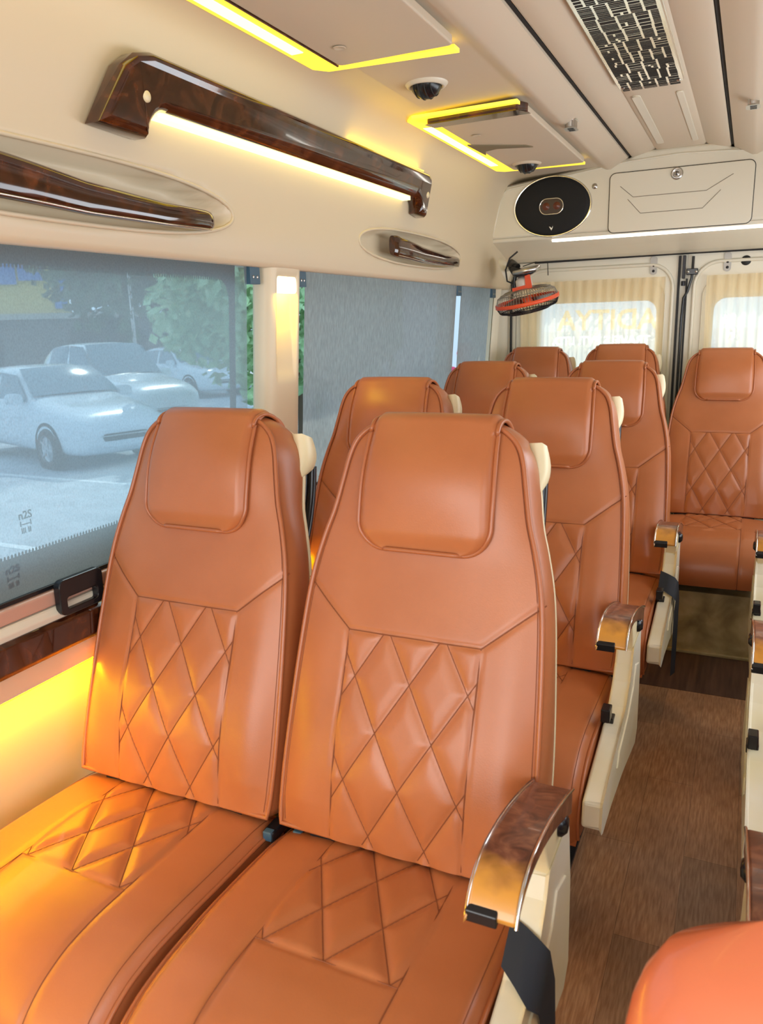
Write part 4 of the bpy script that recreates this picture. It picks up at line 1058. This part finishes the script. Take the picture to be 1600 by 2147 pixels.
def car(x, y, rz, suv, label):
    """heading +x; origin at ground below the front axle centre"""
    t = thing('parked_car', (x, y, -.75), label, 'car', 'cars parked outside', rz)
    H = 1.78 if suv else 1.50
    # side stations along x: (x, half width, z bottom, z belt(shoulder), z roof or None)
    st = [(.84, .50, .34, .52, .60), (.80, .66, .26, .62, .70), (.70, .76, .22, .70, .80), (.50, .80, .20, .76, .88), (.20, .825, .20, .82, .945), (-.15, .83, .20, .86, .99), (-.42, .835, .20, .90, 1.03),
          (-.55, .835, .20, .92, 1.06), (-.85, .835, .2, .93, 1.28), (-1.15, .835, .2, .94, H-.04), (-1.45, .835, .2, .95, H), (-2.0, .835, .2, .96, H), (-2.5, .83, .2, .98, H-.05), (-2.85, .80, .22, 1.0, H-.18), (-3.05, .76, .26, 1.0, H-.42), (-3.18, .70, .34, .95, 1.02)]
    if suv: st = [(a*1.06, b, c, d+.08, e+(.10 if e < 1.2 else 0.0)) for a, b, c, d, e in st]
    rows = []
    for a, w, zb, zs, zr in st:
        cab = a < -.5 and zr > 1.15; rw = w*(.74 if cab else .86); f = 1 if cab else 0
        half = [(0, zb), (w*.90, zb), (w*.985, zb+.10), (w, (zb+zs)/2), (w*.985, zs-.03), (w*.95, zs+.015)]
        if cab: half += [(w*.90, zs+(zr-zs)*.30), (w*.83, zs+(zr-zs)*.72), (rw, zr-.045), (rw*.75, zr-.008), (0, zr)]
        else: half += [(w*.90, zs+(zr-zs)*.4), (w*.84, zs+(zr-zs)*.65), (w*.72, zs+(zr-zs)*.85), (w*.45, zr-.004), (0, zr)]
        rows.append([(a, -p[0], p[1]) for p in half]+[(a, p[0], p[1]) for p in reversed(half[1:-1])])
    m = MB(); m.grid(rows, 0, True, True); m.add(rows[0], [tuple(range(len(rows[0])))], 0, True); m.add(rows[-1], [tuple(range(len(rows[0])))], 0, True)
    m.build('body', CARP, t, sub=1)
    k = 1.06 if suv else 1; dz = .08 if suv else 0
    # side glass (two panes per side), windscreen, rear glass
    for sg in (-1, 1):
        for pane in (((-.62, 1.0), (-1.10, H-.13), (-1.62, H-.10), (-1.62, 1.0)), ((-1.70, 1.0), (-1.70, H-.10), (-2.35, H-.14), (-2.62, 1.04))):
            pts = [(p[0]*k, sg*(.835*(.93-(p[1]-1.0)/(H-1.0)*.17)+.012), p[1]+dz*.6) for p in pane]
            m = MB(); m.add(pts+[(q[0], q[1]-sg*.02, q[2]) for q in pts], [(0, 1, 2, 3), (7, 6, 5, 4), (0, 4, 5, 1), (1, 5, 6, 2), (2, 6, 7, 3), (3, 7, 4, 0)], 0, False); m.build('side_window', CARG, t)
    m = MB(); a, c = (-.50*k, 1.07+dz), (-1.13*k, H-.035+dz*.0)
    rows = []
    for i in range(7):
        u = i/6; xx = a[0]+(c[0]-a[0])*u; zz = a[1]+(c[1]-a[1])*u+.028*math.sin(PI*u); w = .72-.13*u
        rows.append([(xx+.02-.05*(v/4-1)**2, w*(v/4-1), zz+.012-.02*(v/4-1)**2) for v in range(9)])
    m.grid(rows); m.build('windscreen', CARG, t)
    for wx in (0, -2.45*k):
        for sg in (-1, 1):
            R = Matrix.Translation((wx, sg*.80, .31)) @ Matrix.Rotation(-sg*PI/2, 4, 'X')
            m = MB(); m.lathe([(.395, .0), (.395, .03), (.36, .035), (.30, -.02), (.0, -.03)], 36, 0, R); m.build('wheel_arch', TYRE, t)
            m = MB(); m.lathe([(.19, .045), (.22, .055), (.29, .05), (.31, .02), (.31, -.14), (0, -.14)], 36, 0, R); w = m.build('wheel', TYRE, t)
            m = MB(); m.lathe([(0, .05), (.035, .05), (.04, .035), (.19, .03), (.205, .055), (.21, .04)], 36, 0, R)
            for q in range(5):
                an = 2*PI*q/5; rr = R @ Matrix.Rotation(an, 4, 'Z'); m.add([rr @ Vector(p) for p in ((.03, -.03, .05), (.19, -.018, .052), (.19, .018, .052), (.03, .03, .05), (.03, -.03, .03), (.19, -.018, .03), (.19, .018, .03), (.03, .03, .03))], [(0, 1, 2, 3), (4, 5, 6, 7), (0, 1, 5, 4), (2, 3, 7, 6)], 0, False)
            m.build('rim', ALLOY, w)
    for sg in (-1, 1):
        m = MB(); m.lathe([(0, .05), (.10, .035), (.15, 0), (.12, -.04)], 20, 0, Matrix.Translation((.62*k, sg*.62, .70+dz)) @ Matrix.Rotation(sg*.7, 4, 'Z') @ Matrix.Rotation(math.radians(65), 4, 'Y'), .55, 1.2); m.build('headlamp', HEADL, t)
        m = MB(); m.lathe([(0, .03), (.06, .02), (.075, 0)], 16, 0, Matrix.Translation((.745*k, sg*.60, .40)) @ Matrix.Rotation(sg*.5, 4, 'Z') @ Matrix.Rotation(math.radians(85), 4, 'Y')); m.build('fog_lamp', HEADL, t)
        m = MB(); m.prism(rrect(-.10, .10, -.065, .065, .05, 4), 'x', -.05, .05); o = m.build('side_mirror', CARP, t, bevel=.02); o.location = (-.72*k, sg*.93, 1.03+dz)
    m = MB(); m.prism(rrect(-.36, .36, .44, .53, .04, 4), 'x', .80*k, .845*k); m.build('grille', TYRE, t, bevel=.01)
    m = MB(); m.box(.835*k, .855*k, -.40, .40, .50, .515); m.build('chrome_bar', CHROME, t)
    return t
car(-9.15, 9.05, math.radians(-17), False, 'nearest white hatchback parked outside, seen through the mesh blind')
car(-11.0, 12.3, math.radians(-18), True, 'taller white car parked behind the hatchback outside the nearest window')
car(-14.6, 19.2, math.radians(-18), False, 'farthest white car, mostly hidden behind the taller car outside')
# yellow building with blue panels
YEL = mat('yellow facade', (.80, .58, .12), .8); BLU = mat('blue panel', (.04, .22, .62), .5); SHD = mat('dark shopfront', (.10, .09, .10), .7)
bl = thing('building', (-36, 31.5, -.75), 'yellow building with blue panels behind the parked cars', 'building', None, math.radians(48))
# local: +x runs along the facade to the right, facade faces -y
m = MB(); m.box(-16, 2.2, 0, 8, 2.9, 11); m.build('upper_storey', YEL, bl)
m = MB(); m.box(-16, 10, .8, 8, 0, 2.9); m.build('shopfront', SHD, bl)
m = MB(); m.box(-16, 6, -.9, 1.0, 2.75, 3.05); m.build('canopy', mat('canopy', (.45, .42, .36), .7), bl)
for a, c, z0, z1 in ((-4.6, -3.6, 3.9, 8), (-2.7, -1.8, 2.9, 9), (-1.5, -.35, 4.6, 7.4), (-.25, 1.0, 4.8, 7.4), (1.45, 2.1, 3.3, 5.4)):
    m = MB(); m.box(a, c, -.12, .05, z0, z1); m.build('blue_panel', BLU, bl)
# trees
LEAF = mottle(mat('leaf mass', (.06, .12, .04), .7), [(.3, (.03, .07, .035)), (.7, (.16, .26, .10))], 6)
TRUNK = mat('bark', (.12, .08, .05), .9)
LEAF2 = mottle(mat('sun-painted leaf mass', (.3, .5, .2), .6), [(.3, (.22, .42, .16)), (.7, (.55, .75, .45))], 6)  # lighter copy of the leaves: sunlight on them is put into the colour
def tree(x, y, h, r, label, seed):
    rn = random.Random(seed); t = thing('tree', (x, y, -.75), label, 'tree', 'trees beyond the parked cars')
    m = MB(); q = .3 if seed == 4 else 1; m.tube([(0, 0, 0), (.1*q, .05, h*.35), (-.05*q, .1, h*.6)], [.2*q, .16*q, .1*q], 8); m.build('trunk', TRUNK, t)
    m = MB()
    for k in range(5500):
        a, b_ = rn.uniform(0, 2*PI), math.acos(rn.uniform(-1, 1)); q = rn.uniform(.55, 1)**.5
        lump = 1+.22*math.sin(3*a+seed)*math.sin(4*b_)+.12*math.sin(7*a)
        p = Vector((r*q*lump*math.sin(b_)*math.cos(a), r*q*lump*math.sin(b_)*math.sin(a), h*.60+h*.42*q*lump*math.cos(b_)))
        s_ = rn.uniform(.10, .22)*r/2.5; u = Vector((rn.gauss(0, 1), rn.gauss(0, 1), rn.gauss(0, 1))).normalized(); v = u.orthogonal().normalized()
        m.add([p+u*s_, p+v*s_*.55, p-u*s_, p-v*s_*.55], [(0, 1, 2, 3)], 0, False)
    m.build('foliage', LEAF2 if seed == 4 else LEAF, t)
tree(-25.9, 27.8, 14, 4.3, 'broad dark tree beyond the cars, behind the middle of the nearest blind', 1)
tree(-31.3, 41.5, 17, 5.6, 'leafy tree beyond the cars, toward the right corner of the nearest blind', 2)
tree(-15.8, 25.2, 12, 3.8, 'green tree seen in the bright gap right of the lit pillar', 3)
tree(-7.6, 12.6, 4.6, 2.3, 'sun-bright green tree close outside the gap right of the lit pillar', 4)
tree(-39.5, 43.5, 15, 5.6, 'tall distant tree filling the gap between the two nearer trees', 6)
# lamp post and signs
t = thing('street_lamp', (-24, 26.4, -.75), 'thin pale street lamp post beyond the cars', 'street lamp')
m = MB(); m.tube([(0, 0, 0), (0, 0, 7)], [.09, .06], 10); m.build('pole', STEEL, t); m = MB(); m.tube([(0, 0, 7), (.9, -.5, 7.2)], .05, 8); m.box(.7, 1.2, -.75, -.45, 7.12, 7.26); m.build('lamp_head', STEEL, t)
t = thing('street_sign', (-17.2, 13.9, -.75), 'round red and white sign over a blue sign on a post beyond the cars', 'sign')
rotm = Matrix.Rotation(math.radians(50), 4, 'Z') @ Matrix.Rotation(PI/2, 4, 'X')
m = MB(); m.tube([(0, 0, 0), (0, 0, 2.9)], .035, 8); m.build('post', DARKM, t)
m = MB(); m.lathe([(0, .04), (.24, .04), (.25, .02), (.25, .0)], 28, 0, Matrix.Translation((0, 0, 2.95)) @ rotm); m.build('round_sign', mat('red sign', (.7, .12, .12), .5), t)
m = MB(); m.lathe([(0, .05), (.12, .05), (.13, .04)], 28, 0, Matrix.Translation((0, 0, 2.95)) @ rotm); m.build('sign_centre', mat('white sign face', (.85, .85, .85), .6), t)
m = MB(); m.lathe([(0, .04), (.22, .04), (.23, .02), (.23, .0)], 28, 0, Matrix.Translation((-.10, -.10, 2.52)) @ rotm); m.build('blue_sign', BLU, t)
# pale hoarding behind the rear doors and beside the rear window
t = thing('hoarding', (-3.2, 9.5, -.75), 'white and red hoarding glimpsed in the gap between the rear blinds', 'hoarding')
m = MB(); m.box(-.9, .9, 0, .1, 0.6, 2.6); m.build('board', mat('white board', (.85, .85, .85), .6), t)
m = MB()
for k in range(5): m.lathe([(0, .02), (.16, .02), (.18, 0)], 16, 0, Matrix.Translation((-.55+.28*k, 0, 1.0+.30*k)) @ Matrix.Rotation(PI/2, 4, 'X'), 1, .8)
m.build('red_motif', mat('magenta red', (.8, .05, .15), .5), t)
m = MB(); m.box(-.85, -.75, 0.02, .08, 0, .6); m.box(.75, .85, .02, .08, 0, .6); m.build('post', STEEL, t)
